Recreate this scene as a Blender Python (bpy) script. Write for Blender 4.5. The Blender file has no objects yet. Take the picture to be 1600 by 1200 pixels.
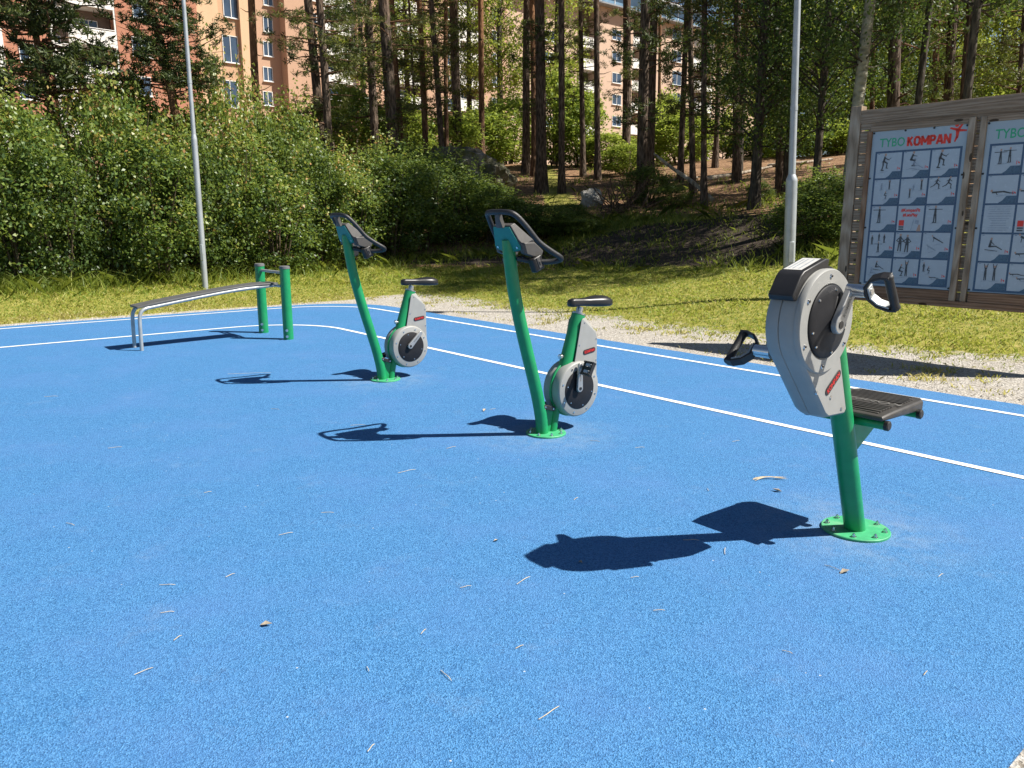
import bpy, bmesh, math, random
import numpy as np
from mathutils import Vector, Matrix, Quaternion
R = math.radians
random.seed(7)
rng = np.random.default_rng(11)
scene = bpy.context.scene
COL = scene.collection

# ------------------------------------------------------------------ helpers
def link(o):
    COL.objects.link(o)
    return o

def tag(o, label=None, cat=None, group=None, kind=None):
    if label: o['label'] = label
    if cat: o['category'] = cat
    if group: o['group'] = group
    if kind: o['kind'] = kind
    return o

def empty(name, loc, rz=0.0, label=None, cat=None, group=None):
    o = bpy.data.objects.new(name, None)
    o.empty_display_size = 0.1
    link(o)
    o.location = loc
    o.rotation_euler = (0, 0, rz)
    return tag(o, label, cat, group)

class MB:
    def __init__(s):
        s.v = []; s.f = []; s.m = []
    def add(s, vs, fs, mi=0):
        b = len(s.v)
        s.v += [tuple(v) for v in vs]
        s.f += [tuple(i + b for i in f) for f in fs]
        s.m += [mi] * len(fs)
    def box(s, c, d, rot=None, mi=0):
        x, y, z = d[0] / 2, d[1] / 2, d[2] / 2
        vs = [Vector((sx * x, sy * y, sz * z)) for sx in (-1, 1) for sy in (-1, 1) for sz in (-1, 1)]
        if rot is not None: vs = [rot @ v for v in vs]
        c = Vector(c)
        s.add([v + c for v in vs], [(0, 1, 3, 2), (4, 6, 7, 5), (0, 4, 5, 1), (2, 3, 7, 6), (0, 2, 6, 4), (1, 5, 7, 3)], mi)
    def tube(s, pts, rad, n=12, caps=True, mi=0, flat=1.0):
        pts = [Vector(p) for p in pts]
        rad = rad if isinstance(rad, (list, tuple)) else [rad] * len(pts)
        t0 = (pts[1] - pts[0]).normalized()
        a = Vector((0, 0, 1)) if abs(t0.z) < .9 else Vector((0, 1, 0))
        u = t0.cross(a).normalized(); w = t0.cross(u).normalized()
        vs = []; prev = t0
        for i, p in enumerate(pts):
            if i == 0: t = t0
            elif i == len(pts) - 1: t = (pts[i] - pts[i - 1]).normalized()
            else: t = ((pts[i + 1] - p).normalized() + (p - pts[i - 1]).normalized()).normalized()
            q = prev.rotation_difference(t)
            u = q @ u; w = q @ w; prev = t
            for k in range(n):
                an = 2 * math.pi * k / n
                vs.append(p + (u * math.cos(an) + w * math.sin(an) * flat) * rad[i])
        fs = []
        for i in range(len(pts) - 1):
            for k in range(n):
                k2 = (k + 1) % n
                fs.append((i * n + k, i * n + k2, (i + 1) * n + k2, (i + 1) * n + k))
        if caps:
            fs.append(tuple(reversed(range(n))))
            fs.append(tuple(range((len(pts) - 1) * n, len(pts) * n)))
        s.add(vs, fs, mi)
    def cyl(s, a, b, r, n=20, r2=None, mi=0):
        s.tube([a, b], [r, r if r2 is None else r2], n, True, mi)
    def prism(s, poly, fn, mi=0):
        # poly: list of 2d points, fn(pt, side)->3d, side 0/1
        n = len(poly)
        vs = [fn(p, 0) for p in poly] + [fn(p, 1) for p in poly]
        fs = [tuple(range(n)), tuple(reversed(range(n, 2 * n)))]
        for i in range(n):
            j = (i + 1) % n
            fs.append((i, i + n, j + n, j))
        s.add(vs, fs, mi)
    def rings(s, rings, cap0=True, cap1=True, mi=0, closed=True):
        n = len(rings[0]); vs = [p for r in rings for p in r]; fs = []
        for i in range(len(rings) - 1):
            for k in range(n if closed else n - 1):
                k2 = (k + 1) % n
                fs.append((i * n + k, i * n + k2, (i + 1) * n + k2, (i + 1) * n + k))
        if cap0: fs.append(tuple(reversed(range(n))))
        if cap1: fs.append(tuple(range((len(rings) - 1) * n, len(rings) * n)))
        s.add(vs, fs, mi)
    def flat(s, poly, fn, mi=0):
        s.add([fn(p) for p in poly], [tuple(range(len(poly)))], mi)
    def build(s, name, mat, parent=None, smooth=35, bevel=0, seg=2, tagkw=None):
        me = bpy.data.meshes.new(name)
        me.from_pydata(s.v, [], s.f)
        mats = mat if isinstance(mat, (list, tuple)) else [mat]
        for m in mats: me.materials.append(m)
        if len(mats) > 1: me.polygons.foreach_set('material_index', s.m)
        bm = bmesh.new(); bm.from_mesh(me)
        bmesh.ops.recalc_face_normals(bm, faces=bm.faces)
        bm.to_mesh(me); bm.free()
        if smooth:
            me.polygons.foreach_set('use_smooth', [True] * len(me.polygons))
            me.set_sharp_from_angle(angle=R(smooth))
        o = link(bpy.data.objects.new(name, me))
        if parent: o.parent = parent
        if bevel:
            b = o.modifiers.new('bevel', 'BEVEL'); b.width = bevel; b.segments = seg
            b.limit_method = 'ANGLE'; b.angle_limit = R(40)
            b.harden_normals = False
        return o

def catmull(pts, k=6):
    pts = [Vector(p) for p in pts]
    P = [pts[0] * 2 - pts[1]] + pts + [pts[-1] * 2 - pts[-2]]
    out = []
    for i in range(1, len(P) - 2):
        for j in range(k):
            t = j / k
            a, b, c, d = P[i - 1], P[i], P[i + 1], P[i + 2]
            out.append(.5 * ((2 * b) + (c - a) * t + (2 * a - 5 * b + 4 * c - d) * t * t + (3 * b - a - 3 * c + d) * t ** 3))
    out.append(pts[-1])
    return out

def text_mesh(body, size, bold=0.0, extrude=0.0, shear=0.0, space=1.0):
    cu = bpy.data.curves.new('lettering_curve', 'FONT')
    cu.body = body; cu.size = size; cu.offset = bold; cu.extrude = extrude; cu.shear = shear
    cu.align_x = 'CENTER'; cu.align_y = 'CENTER'; cu.space_character = space; cu.resolution_u = 3
    o = bpy.data.objects.new('lettering_tmp', cu); link(o)
    dg = bpy.context.evaluated_depsgraph_get()
    me = bpy.data.meshes.new_from_object(o.evaluated_get(dg))
    vs = [v.co.copy() for v in me.vertices]; fs = [tuple(p.vertices) for p in me.polygons]
    bpy.data.objects.remove(o); bpy.data.curves.remove(cu); bpy.data.meshes.remove(me)
    return vs, fs

# ------------------------------------------------------------------ materials
class NT:
    def __init__(s, name):
        s.m = bpy.data.materials.new(name); s.m.use_nodes = True
        s.t = s.m.node_tree; s.n = s.t.nodes; s.l = s.t.links
        s.n.clear()
        s.out = s.n.new('ShaderNodeOutputMaterial')
    def node(s, typ, **kw):
        n = s.n.new(typ)
        for k, v in kw.items():
            if k.startswith('i_'): n.inputs[k[2:].replace('_', ' ')].default_value = v
            else: setattr(n, k, v)
        return n
    def link(s, a, b): s.l.new(a, b)
    def ramp(s, src, stops):
        r = s.n.new('ShaderNodeValToRGB')
        e = r.color_ramp.elements
        while len(e) < len(stops): e.new(0.5)
        for i, (p, c) in enumerate(stops):
            e[i].position = p; e[i].color = (c[0], c[1], c[2], 1)
        s.link(src, r.inputs[0]); return r.outputs[0]
    def mixn(s, fac, a, b, typ='MIX'):
        n = s.n.new('ShaderNodeMix'); n.data_type = 'RGBA'; n.blend_type = typ
        ins = {'f': n.inputs[0], 'a': n.inputs[6], 'b': n.inputs[7]}
        for k, v in (('f', fac), ('a', a), ('b', b)):
            if isinstance(v, bpy.types.NodeSocket): s.link(v, ins[k])
            elif isinstance(v, (int, float)): ins[k].default_value = v
            else: ins[k].default_value = (v[0], v[1], v[2], 1)
        return n.outputs[2]
    def math(s, op, a, b=None, clamp=False):
        n = s.n.new('ShaderNodeMath'); n.operation = op; n.use_clamp = clamp
        for i, v in enumerate((a, b)):
            if v is None: continue
            if isinstance(v, bpy.types.NodeSocket): s.link(v, n.inputs[i])
            else: n.inputs[i].default_value = v
        return n.outputs[0]
    def coord(s, scale=(1, 1, 1), kind='Object'):
        tc = s.n.new('ShaderNodeTexCoord'); mp = s.n.new('ShaderNodeMapping')
        mp.inputs['Scale'].default_value = scale
        s.link(tc.outputs[kind], mp.inputs[0]); return mp.outputs[0]
    def noise(s, vec, scale, detail=3, rough=.55):
        n = s.n.new('ShaderNodeTexNoise'); n.inputs['Scale'].default_value = scale
        n.inputs['Detail'].default_value = detail; n.inputs['Roughness'].default_value = rough
        s.link(vec, n.inputs['Vector']); return n.outputs['Fac']
    def voro(s, vec, scale, out='Color', feature='F1'):
        n = s.n.new('ShaderNodeTexVoronoi'); n.feature = feature; n.inputs['Scale'].default_value = scale
        s.link(vec, n.inputs['Vector']); return n.outputs[out]
    def sep(s, c):
        n = s.n.new('ShaderNodeSeparateColor'); s.link(c, n.inputs[0]); return n.outputs[0]
    def bump(s, h, strength, dist=.01):
        b = s.n.new('ShaderNodeBump'); b.inputs['Strength'].default_value = strength; b.inputs['Distance'].default_value = dist
        s.link(h, b.inputs['Height']); return b.outputs[0]
    def bsdf(s, col, rough=.5, metal=0., spec=.5, normal=None, coat=0.):
        b = s.n.new('ShaderNodeBsdfPrincipled')
        if isinstance(col, bpy.types.NodeSocket): s.link(col, b.inputs['Base Color'])
        else: b.inputs['Base Color'].default_value = (col[0], col[1], col[2], 1)
        if isinstance(rough, bpy.types.NodeSocket): s.link(rough, b.inputs['Roughness'])
        else: b.inputs['Roughness'].default_value = rough
        b.inputs['Metallic'].default_value = metal
        b.inputs['Specular IOR Level'].default_value = spec
        b.inputs['Coat Weight'].default_value = coat
        b.inputs['Coat Roughness'].default_value = .08
        if normal: s.link(normal, b.inputs['Normal'])
        return b
    def done(s, sh):
        s.link(sh.outputs[0] if hasattr(sh, 'outputs') else sh, s.out.inputs[0]); return s.m

def paint(name, col, rough=.4, metal=0., spec=.5, var=.12, nscale=14, bump=0.0, bscale=300, coat=0., dirt=None):
    n = NT(name); v = n.coord()
    f = n.noise(v, nscale, 4)
    c = n.ramp(f, [(.3, [x * (1 - var) for x in col]), (.7, [min(1, x * (1 + var)) for x in col])])
    if dirt:
        d = n.noise(v, 5, 5, .7)
        dm = n.math('MULTIPLY', n.math('SUBTRACT', d, .52, True), 3.0, True)
        c = n.mixn(dm, c, dirt)
    r = n.math('ADD', n.math('MULTIPLY', n.noise(v, nscale * 2.3, 3), .2), rough - .1)
    nm = n.bump(n.noise(v, bscale, 2), bump, .002) if bump else None
    return n.done(n.bsdf(c, r, metal, spec, nm, coat))

def leafmat(name, stops, trans=.35, rough=.5, tcol=(.18, .26, .03), spec=.35):
    n = NT(name)
    a = n.node('ShaderNodeAttribute', attribute_name='rnd')
    c = n.ramp(a.outputs['Fac'], stops)
    b = n.bsdf(c, rough, 0, spec)
    t = n.node('ShaderNodeBsdfTranslucent')
    tc = n.mixn(.5, c, tcol)
    n.link(tc, t.inputs[0])
    mx = n.node('ShaderNodeMixShader'); mx.inputs[0].default_value = trans
    n.link(b.outputs[0], mx.inputs[1]); n.link(t.outputs[0], mx.inputs[2])
    return n.done(mx.outputs[0])

M = {}
# blue rubber granulate
n = NT('blue_rubber_granulate'); v = n.coord()
g = n.sep(n.voro(v, 215)); g2 = n.noise(v, 460, 2, .7)
gg = n.math('ADD', n.math('MULTIPLY', g, .55), n.math('MULTIPLY', g2, .45))
c = n.ramp(gg, [(.17, (.015, .072, .18)), (.4, (.042, .155, .345)), (.62, (.060, .205, .43)), (.85, (.11, .29, .53))])
big = n.noise(v, 1.3, 5, .65)
c = n.mixn(n.math('MULTIPLY', n.math('SUBTRACT', big, .45, True), 1.7, True), c, (.085, .19, .42))
mid = n.noise(v, 9, 4, .7)
c = n.mixn(n.math('MULTIPLY', n.math('SUBTRACT', mid, .52, True), 1.0, True), c, (.022, .10, .30))
stain = n.noise(v, 3.1, 6, .75)
c = n.mixn(n.math('MULTIPLY', n.math('SUBTRACT', stain, .575, True), 1.7, True), c, (.17, .25, .38))
geo = n.n.new('ShaderNodeNewGeometry')
for fx, fy in ((1.70, 3.60), (.24, 5.38), (-1.25, 7.33)):
    vd = n.node('ShaderNodeVectorMath', operation='DISTANCE'); n.link(geo.outputs['Position'], vd.inputs[0]); vd.inputs[1].default_value = (fx, fy, 0)
    fall = n.math('SUBTRACT', 1.0, n.math('DIVIDE', vd.outputs['Value'], .62), True)
    dusty = n.math('MULTIPLY', n.math('MULTIPLY', fall, n.math('SUBTRACT', n.noise(v, 7, 5, .75), .36, True)), 2.0, True)
    c = n.mixn(dusty, c, (.24, .31, .40))
speck = n.sep(n.voro(v, 23)); sd_ = n.voro(v, 23, 'Distance')
sm = n.math('MULTIPLY', n.math('GREATER_THAN', speck, .965), n.math('LESS_THAN', sd_, .09))
c = n.mixn(n.math('MULTIPLY', sm, .7), c, (.5, .52, .5))
M['rubber'] = n.done(n.bsdf(c, .85, 0, .25, n.bump(n.voro(v, 215, 'Distance'), .7, .005)))
# white line paint
n = NT('white_line_rubber'); v = n.coord()
c = n.ramp(n.noise(v, 160, 3, .7), [(.28, (.50, .54, .58)), (.5, (.80, .80, .78))])
w = n.noise(v, 6, 5, .7)
c = n.mixn(n.math('MULTIPLY', n.math('SUBTRACT', w, .56, True), 3.0, True), c, (.35, .45, .60))
M['line'] = n.done(n.bsdf(c, .8, 0, .25, n.bump(n.voro(v, 170, 'Distance'), .5, .004)))

# ground
n = NT('ground_cover'); v = n.coord()
ag = n.node('ShaderNodeAttribute', attribute_name='gravel').outputs['Fac']
as_ = n.node('ShaderNodeAttribute', attribute_name='soil').outputs['Fac']
am = n.node('ShaderNodeAttribute', attribute_name='mound').outputs['Fac']
peb = n.sep(n.voro(v, 75)); pebd = n.voro(v, 75, 'Distance')
gr = n.ramp(n.math('ADD', n.math('MULTIPLY', peb, .6), n.math('MULTIPLY', n.noise(v, 200, 2), .4)),
            [(.15, (.12, .105, .09)), (.4, (.34, .315, .275)), (.65, (.47, .44, .395)), (.9, (.64, .61, .56))])
gr = n.mixn(n.math('MULTIPLY', n.math('SUBTRACT', n.noise(v, 2.2, 5, .7), .5, True), 2.2, True), gr, (.30, .255, .19))
gs = n.ramp(n.noise(v, 7, 6, .75), [(.3, (.14, .15, .028)), (.5, (.26, .25, .055)), (.7, (.40, .34, .12))])
so = n.ramp(n.noise(v, 4.5, 7, .75), [(.3, (.05, .034, .024)), (.48, (.20, .115, .065)), (.62, (.34, .215, .125)), (.75, (.22, .19, .05))])
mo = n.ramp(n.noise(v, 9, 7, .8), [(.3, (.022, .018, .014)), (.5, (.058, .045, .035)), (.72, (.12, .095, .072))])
def edge(a, sc, amp):
    nn = n.noise(v, sc, 5, .7)
    return n.math('MULTIPLY', n.math('SUBTRACT', n.math('ADD', a, n.math('MULTIPLY', n.math('SUBTRACT', nn, .5), amp)), .4, False), 4.0, True)
c = n.mixn(edge(ag, 4, 1.6), gs, gr)
c = n.mixn(edge(as_, 1.2, 1.6), c, so)
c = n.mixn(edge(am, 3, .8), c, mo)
hgt = n.math('ADD', n.math('MULTIPLY', pebd, .35), n.noise(v, 25, 5, .7))
M['ground'] = n.done(n.bsdf(c, .95, 0, .15, n.bump(hgt, .8, .03)))

M['green'] = paint('green_powder_coat', (.008, .245, .085), .42, var=.10, spec=.45, coat=.15, dirt=(.03, .24, .10))
M['green_plate'] = paint('green_base_plate_worn', (.045, .34, .15), .55, var=.15, dirt=(.26, .42, .28), nscale=25)
M['teal'] = paint('teal_panel', (.008, .19, .155), .5, var=.08)
M['grey_abs'] = paint('light_grey_moulded_plastic', (.285, .285, .27), .48, var=.05, bump=.12, bscale=500, dirt=(.265, .265, .25))
M['rim_grey'] = paint('rim_grey_plastic', (.22, .23, .235), .45, var=.07, bump=.1, bscale=500)
M['black_abs'] = paint('black_moulded_plastic', (.018, .017, .017), .42, var=.2, bump=.12, bscale=350)
M['black_satin'] = paint('black_satin_rubber', (.013, .013, .014), .38, var=.2, bump=.06)
M['disc_black'] = paint('matt_black_disc', (.011, .011, .013), .55, var=.2, bump=.08, spec=.3)
M['grip'] = paint('black_textured_grip', (.014, .014, .015), .5, var=.3, bump=.6, bscale=260)
M['tread'] = paint('dark_brown_grey_tread', (.042, .038, .034), .5, var=.2, bump=.2, bscale=240)
M['console_side'] = paint('dusty_black_housing', (.062, .058, .054), .55, var=.2, bump=.25, bscale=300)
M['steel'] = paint('stainless_steel', (.66, .66, .65), .24, metal=1., var=.02)
M['cast'] = paint('cast_aluminium', (.42, .42, .41), .45, metal=.7, var=.08, bump=.1)
M['galv'] = paint('galvanised_steel', (.40, .42, .42), .48, metal=.45, var=.14, nscale=9, dirt=(.30, .31, .30))
M['galv_lamp'] = paint('weathered_galvanised_pole', (.40, .43, .46), .5, metal=.35, var=.12, nscale=4, dirt=(.28, .30, .32))
M['boardgrey'] = paint('grey_bench_laminate', (.085, .085, .085), .55, var=.15, bump=.15, bscale=200)
M['capgrey'] = paint('grey_post_cap', (.13, .13, .13), .55, var=.1)
M['red'] = paint('red_lettering', (.55, .022, .02), .5, var=.05)
M['sticker'] = paint('pale_sticker', (.55, .55, .53), .4, var=.08, nscale=30)
M['bluetag'] = paint('bright_blue_tag', (.06, .22, .62), .4, var=.05)
M['embossed'] = paint('worn_embossing', (.16, .155, .145), .5, var=.15)
M['poster'] = paint('poster_white_acrylic', (.33, .40, .445), .22, var=.03, nscale=3, spec=.5)
M['poster_cell'] = paint('poster_cell_white', (.385, .45, .50), .25, var=.03, spec=.5)
M['navy'] = paint('poster_navy_grid', (.035, .085, .155), .3, var=.05)
M['tab'] = paint('poster_corner_tab', (.05, .11, .17), .3, var=.25, nscale=60)
M['figdark'] = paint('figure_dark_print', (.05, .06, .07), .3, var=.4, nscale=60)
M['figgrey'] = paint('figure_grey_print', (.26, .31, .37), .3, var=.2, nscale=60)
M['figskin'] = paint('figure_skin_print', (.42, .26, .19), .3, var=.1, nscale=60)
M['tybo'] = paint('green_lettering', (.02, .36, .17), .35, var=.05)
M['logored'] = paint('signal_red_lettering', (.72, .035, .02), .35, var=.05)

# weathered wood
def wood(name, a, b, cc, vert=False):
    n = NT(name)
    sc = (lambda k: (k[1], k[1], k[0])) if vert else (lambda k: k)
    f = n.noise(n.coord(sc((.9, 6, 7))), 3.2, 6, .7)
    fine = n.noise(n.coord(sc((2.5, 40, 46))), 3.0, 3, .6)
    w = n.node('ShaderNodeTexWave', wave_type='RINGS'); w.inputs['Scale'].default_value = 1.6; w.inputs['Distortion'].default_value = 9; w.inputs['Detail'].default_value = 3; w.inputs['Detail Scale'].default_value = 1.4
    n.link(n.coord(sc((.5, 3, 6))), w.inputs['Vector'])
    f2 = n.math('ADD', n.math('ADD', n.math('MULTIPLY', f, .6), n.math('MULTIPLY', w.outputs['Fac'], .22)), n.math('MULTIPLY', fine, .2))
    c = n.ramp(f2, [(.28, a), (.5, b), (.72, cc)])
    oi = n.n.new('ShaderNodeObjectInfo')
    c = n.mixn(n.math('MULTIPLY', oi.outputs['Random'], .5), c, [x * .72 for x in b])
    kn = n.voro(n.coord(sc((1.6, 5, 5))), 1.5, 'Distance')
    c = n.mixn(n.math('LESS_THAN', kn, .11), c, [x * .45 for x in a])
    return n.done(n.bsdf(c, .85, 0, .15, n.bump(f2, .5, .006)))
M['wood'] = wood('weathered_pine_boards', (.14, .098, .066), (.30, .215, .145), (.41, .325, .24))
M['wood_warm'] = wood('brown_pine_trim', (.12, .07, .042), (.26, .155, .095), (.36, .24, .16))
M['wood_grey'] = wood('greyed_post_wood', (.16, .118, .08), (.33, .25, .175), (.45, .37, .28), True)
M['wood_warm_up'] = wood('brown_pine_upright', (.12, .07, .042), (.28, .165, .10), (.38, .26, .17), True)

# barks
def bark(name, dark, mid, light, up=None, z0=5.5, z1=9.5, zs=.25, sc=16):
    n = NT(name); v = n.coord((1, 1, zs))
    f = n.noise(v, sc, 5, .75); vo = n.voro(v, sc * 1.1, 'Distance')
    c = n.ramp(n.math('ADD', n.math('MULTIPLY', f, .6), n.math('MULTIPLY', vo, .5)), [(.25, dark), (.5, mid), (.8, light)])
    if up:
        tc = n.n.new('ShaderNodeTexCoord'); sx = n.n.new('ShaderNodeSeparateXYZ'); n.link(tc.outputs['Object'], sx.inputs[0])
        z = n.math('ADD', sx.outputs[2], n.math('MULTIPLY', f, 1.5))
        k = n.math('DIVIDE', n.math('SUBTRACT', z, z0), z1 - z0, True)
        k = n.math('MULTIPLY', k, 1.0, True)
        cu = n.ramp(f, [(.3, [x * .6 for x in up]), (.7, up)])
        c = n.mixn(k, c, cu)
    return n.done(n.bsdf(c, .9, 0, .15, n.bump(n.math('ADD', f, vo), .9, .04)))
M['pine_bark'] = bark('pine_bark', (.022, .016, .012), (.080, .058, .043), (.20, .15, .115), (.24, .125, .065), 6.5, 11)
M['pine_bark_red'] = bark('pine_bark_reddish', (.03, .018, .012), (.11, .06, .036), (.22, .14, .09), (.30, .155, .08), 3, 7)
M['aspen_bark'] = bark('aspen_bark', (.10, .095, .07), (.27, .26, .20), (.38, .36, .29), None, zs=2.0, sc=5)
M['dark_bark'] = bark('dark_leaf_tree_bark', (.02, .018, .014), (.06, .05, .04), (.13, .11, .085))
M['deadwood'] = bark('bleached_dead_wood', (.12, .09, .065), (.30, .25, .19), (.46, .41, .34), None, zs=.3, sc=9)
M['brushwood'] = bark('brown_brushwood', (.03, .02, .015), (.10, .065, .045), (.19, .13, .09))
M['stem'] = bark('shrub_stem', (.03, .024, .016), (.08, .06, .04), (.15, .12, .08))
n = NT('granite_rock'); v = n.coord()
f = n.noise(v, 1.6, 8, .75)
c = n.ramp(f, [(.3, (.035, .032, .027)), (.48, (.14, .13, .11)), (.62, (.30, .28, .25)), (.75, (.40, .38, .34))])
c = n.mixn(n.math('MULTIPLY', n.math('SUBTRACT', n.noise(v, 1.1, 7, .75), .43, True), 5, True), c, (.10, .10, .028))
M['pale_rock'] = paint('pale_lichen_rock', (.36, .345, .31), .9, var=.3, nscale=7, bump=.6, bscale=40, dirt=(.20, .18, .13))
M['rock'] = n.done(n.bsdf(c, .9, 0, .2, n.bump(f, .8, .12)))

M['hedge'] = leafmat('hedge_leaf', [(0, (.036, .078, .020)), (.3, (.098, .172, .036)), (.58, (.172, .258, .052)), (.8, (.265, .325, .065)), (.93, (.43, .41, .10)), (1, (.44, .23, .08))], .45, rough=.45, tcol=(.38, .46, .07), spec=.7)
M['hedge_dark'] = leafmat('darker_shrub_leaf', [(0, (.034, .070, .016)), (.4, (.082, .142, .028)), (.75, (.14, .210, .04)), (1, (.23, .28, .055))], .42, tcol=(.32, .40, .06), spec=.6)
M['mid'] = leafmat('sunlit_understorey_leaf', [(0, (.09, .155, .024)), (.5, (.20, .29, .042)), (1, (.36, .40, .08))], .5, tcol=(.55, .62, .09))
M['aspen'] = leafmat('aspen_leaf', [(0, (.024, .052, .014)), (.5, (.054, .104, .024)), (1, (.12, .175, .042))], .38)
M['leafy'] = leafmat('birch_leaf', [(0, (.10, .155, .025)), (.5, (.21, .28, .045)), (1, (.38, .39, .08))], .5, tcol=(.52, .58, .08))
M['needle'] = leafmat('pine_needle_foliage', [(0, (.022, .038, .013)), (.5, (.055, .080, .023)), (.85, (.11, .13, .036)), (1, (.19, .17, .05))], .22, .55)
M['needle_olive'] = leafmat('olive_pine_needle_foliage', [(0, (.05, .06, .016)), (.5, (.12, .13, .034)), (1, (.25, .23, .07))], .3, .55)
M['grass'] = leafmat('lawn_blade', [(0, (.11, .20, .03)), (.35, (.23, .325, .052)), (.65, (.385, .40, .09)), (.88, (.47, .41, .12)), (1, (.55, .47, .24))], .45, .5, tcol=(.50, .52, .07))
M['tallgrass'] = leafmat('rough_grass_blade', [(0, (.08, .13, .02)), (.5, (.18, .24, .035)), (.85, (.31, .32, .07)), (1, (.45, .39, .19))], .42, .5, tcol=(.4, .45, .06))

def render_wall(name, col, sc=30, b=.35):
    n = NT(name); v = n.coord()
    f = n.noise(v, sc, 4, .7)
    c = n.ramp(f, [(.3, [x * .86 for x in col]), (.7, [min(1, x * 1.1) for x in col])])
    s2 = n.noise(n.coord((.4, .4, .06)), 2.0, 5, .7)
    c = n.mixn(n.math('MULTIPLY', n.math('SUBTRACT', s2, .52, True), 1.2, True), c, [x * .72 for x in col])
    return n.done(n.bsdf(c, .9, 0, .15, n.bump(f, b, .05)))
M['salmon'] = render_wall('salmon_render', (.50, .325, .225))
M['salmon_pale'] = render_wall('pale_peach_render', (.64, .44, .28))
M['salmon_soft'] = render_wall('faded_salmon_render', (.56, .41, .31))
M['salmon_dark'] = render_wall('orange_render', (.54, .35, .22))
n = NT('red_brick_facade')
br = n.node('ShaderNodeTexBrick'); br.inputs['Scale'].default_value = 1.0
br.inputs['Brick Width'].default_value = .26; br.inputs['Row Height'].default_value = .08; br.inputs['Mortar Size'].default_value = .012
br.inputs['Color1'].default_value = (.36, .115, .06, 1); br.inputs['Color2'].default_value = (.46, .17, .09, 1); br.inputs['Mortar'].default_value = (.42, .30, .23, 1)
tc = n.n.new('ShaderNodeTexCoord'); sx = n.n.new('ShaderNodeSeparateXYZ'); cx = n.n.new('ShaderNodeCombineXYZ')
n.link(tc.outputs['Object'], sx.inputs[0]); n.link(sx.outputs[0], cx.inputs[0]); n.link(sx.outputs[2], cx.inputs[1]); n.link(cx.outputs[0], br.inputs['Vector'])
M['brick'] = n.done(n.bsdf(br.outputs['Color'], .9, 0, .15))
M['whitewall'] = paint('white_balcony_panel', (.72, .71, .67), .6, var=.06, nscale=2)
M['winframe'] = paint('white_window_frame', (.75, .75, .73), .45, var=.04)
M['pane'] = paint('window_glass', (.045, .07, .11), .06, var=.4, nscale=.7, spec=.8)
M['pane_sky'] = paint('glazed_balcony_glass', (.16, .26, .36), .07, var=.3, nscale=.6, spec=.8)
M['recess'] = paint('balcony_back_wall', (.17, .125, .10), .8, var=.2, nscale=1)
M['roofmetal'] = paint('grey_roof_sheet', (.28, .29, .30), .5, metal=.3, var=.1)

# ------------------------------------------------------------------ camera and geometry of the site
F_, H_, P_ = 1200., 1.5, R(11.9)
cam_d = bpy.data.cameras.new('camera'); cam = link(bpy.data.objects.new('camera', cam_d))
cam_d.sensor_width = 36; cam_d.lens = F_ / 1600 * 36; cam_d.clip_start = .05; cam_d.clip_end = 600
cam.location = (0, 0, H_); cam.rotation_euler = (math.pi / 2 - P_, 0, 0)
scene.camera = cam

UL = math.hypot(.643, .765)
U = np.array([.643, -.765]) / UL
V = np.array([.765, .643]) / UL
def W(p, q, z=0.):
    return Vector((U[0] * p + V[0] * q, U[1] * p + V[1] * q, z))
def sight(x, y):            # direction of a line of sight of the survey photograph
    a, b = (x - 800) / F_, (600 - y) / F_
    return np.array([a, math.cos(P_) + b * math.sin(P_), -math.sin(P_) + b * math.cos(P_)])
PMIN, QMAX = -13.45, 7.33
SX = [0, 1.5, 3, 6, 10, 16, 25, 40, 80, 300]; SZ = [0, .02, .18, .55, 1.75, 2.9, 4.3, 5.2, 6.5, 8]
def sdist(x, y):
    p = U[0] * x + U[1] * y; q = V[0] * x + V[1] * y
    return math.hypot(max(PMIN - p, 0), max(q - QMAX, 0))
def lump(x, y):
    return .5 * math.sin(x * .9 + 1.3) * math.sin(y * .8) + .3 * math.sin(x * 2.3 + y * 1.1) + .2 * math.sin(y * 3.1 - x * 1.7)
def hz(x, y):
    s = sdist(x, y)
    e = min(max((s - .8) / 5, 0), 1)
    return float(np.interp(s, SX, SZ)) + .10 * e * lump(x, y) - .012
def on_ground(x, y):
    d = sight(x, y); t = 2.
    while t < 150:
        px, py, pz = d[0] * t, d[1] * t, H_ + d[2] * t
        if pz <= hz(px, py): break
        t += .04
    return Vector((px, py, hz(px, py)))
def at_depth(x, y, Y):
    d = sight(x, y); t = Y / d[1]
    return Vector((d[0] * t, Y, H_ + d[2] * t))

# ------------------------------------------------------------------ world and sun
SUN_EL, SUN_DIR = R(51.5), Vector((1.0, -.15, 0)).normalized()
w = bpy.data.worlds.new('World'); scene.world = w; w.use_nodes = True
nt = w.node_tree; bg = nt.nodes['Background']
sky = nt.nodes.new('ShaderNodeTexSky'); sky.sky_type = 'NISHITA'; sky.sun_disc = False
sky.sun_elevation = SUN_EL; sky.sun_rotation = math.atan2(SUN_DIR.x, SUN_DIR.y)
sky.air_density = 1.0; sky.dust_density = .6; sky.ozone_density = 1.2; sky.altitude = 50
nt.links.new(sky.outputs[0], bg.inputs[0]); bg.inputs[1].default_value = .043
sl = bpy.data.lights.new('sun', 'SUN'); sl.energy = 5.0; sl.angle = R(.53); sl.color = (1, .945, .86)
so_ = link(bpy.data.objects.new('sun', sl))
sv = Vector((SUN_DIR.x * math.cos(SUN_EL), SUN_DIR.y * math.cos(SUN_EL), math.sin(SUN_EL)))
so_.rotation_euler = (-sv).to_track_quat('-Z', 'Y').to_euler(); so_.location = (30, -5, 40)
scene.view_settings.view_transform = 'Standard'; scene.view_settings.look = 'None'
scene.view_settings.exposure = 0.92; scene.view_settings.gamma = 1
cy = scene.cycles
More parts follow.
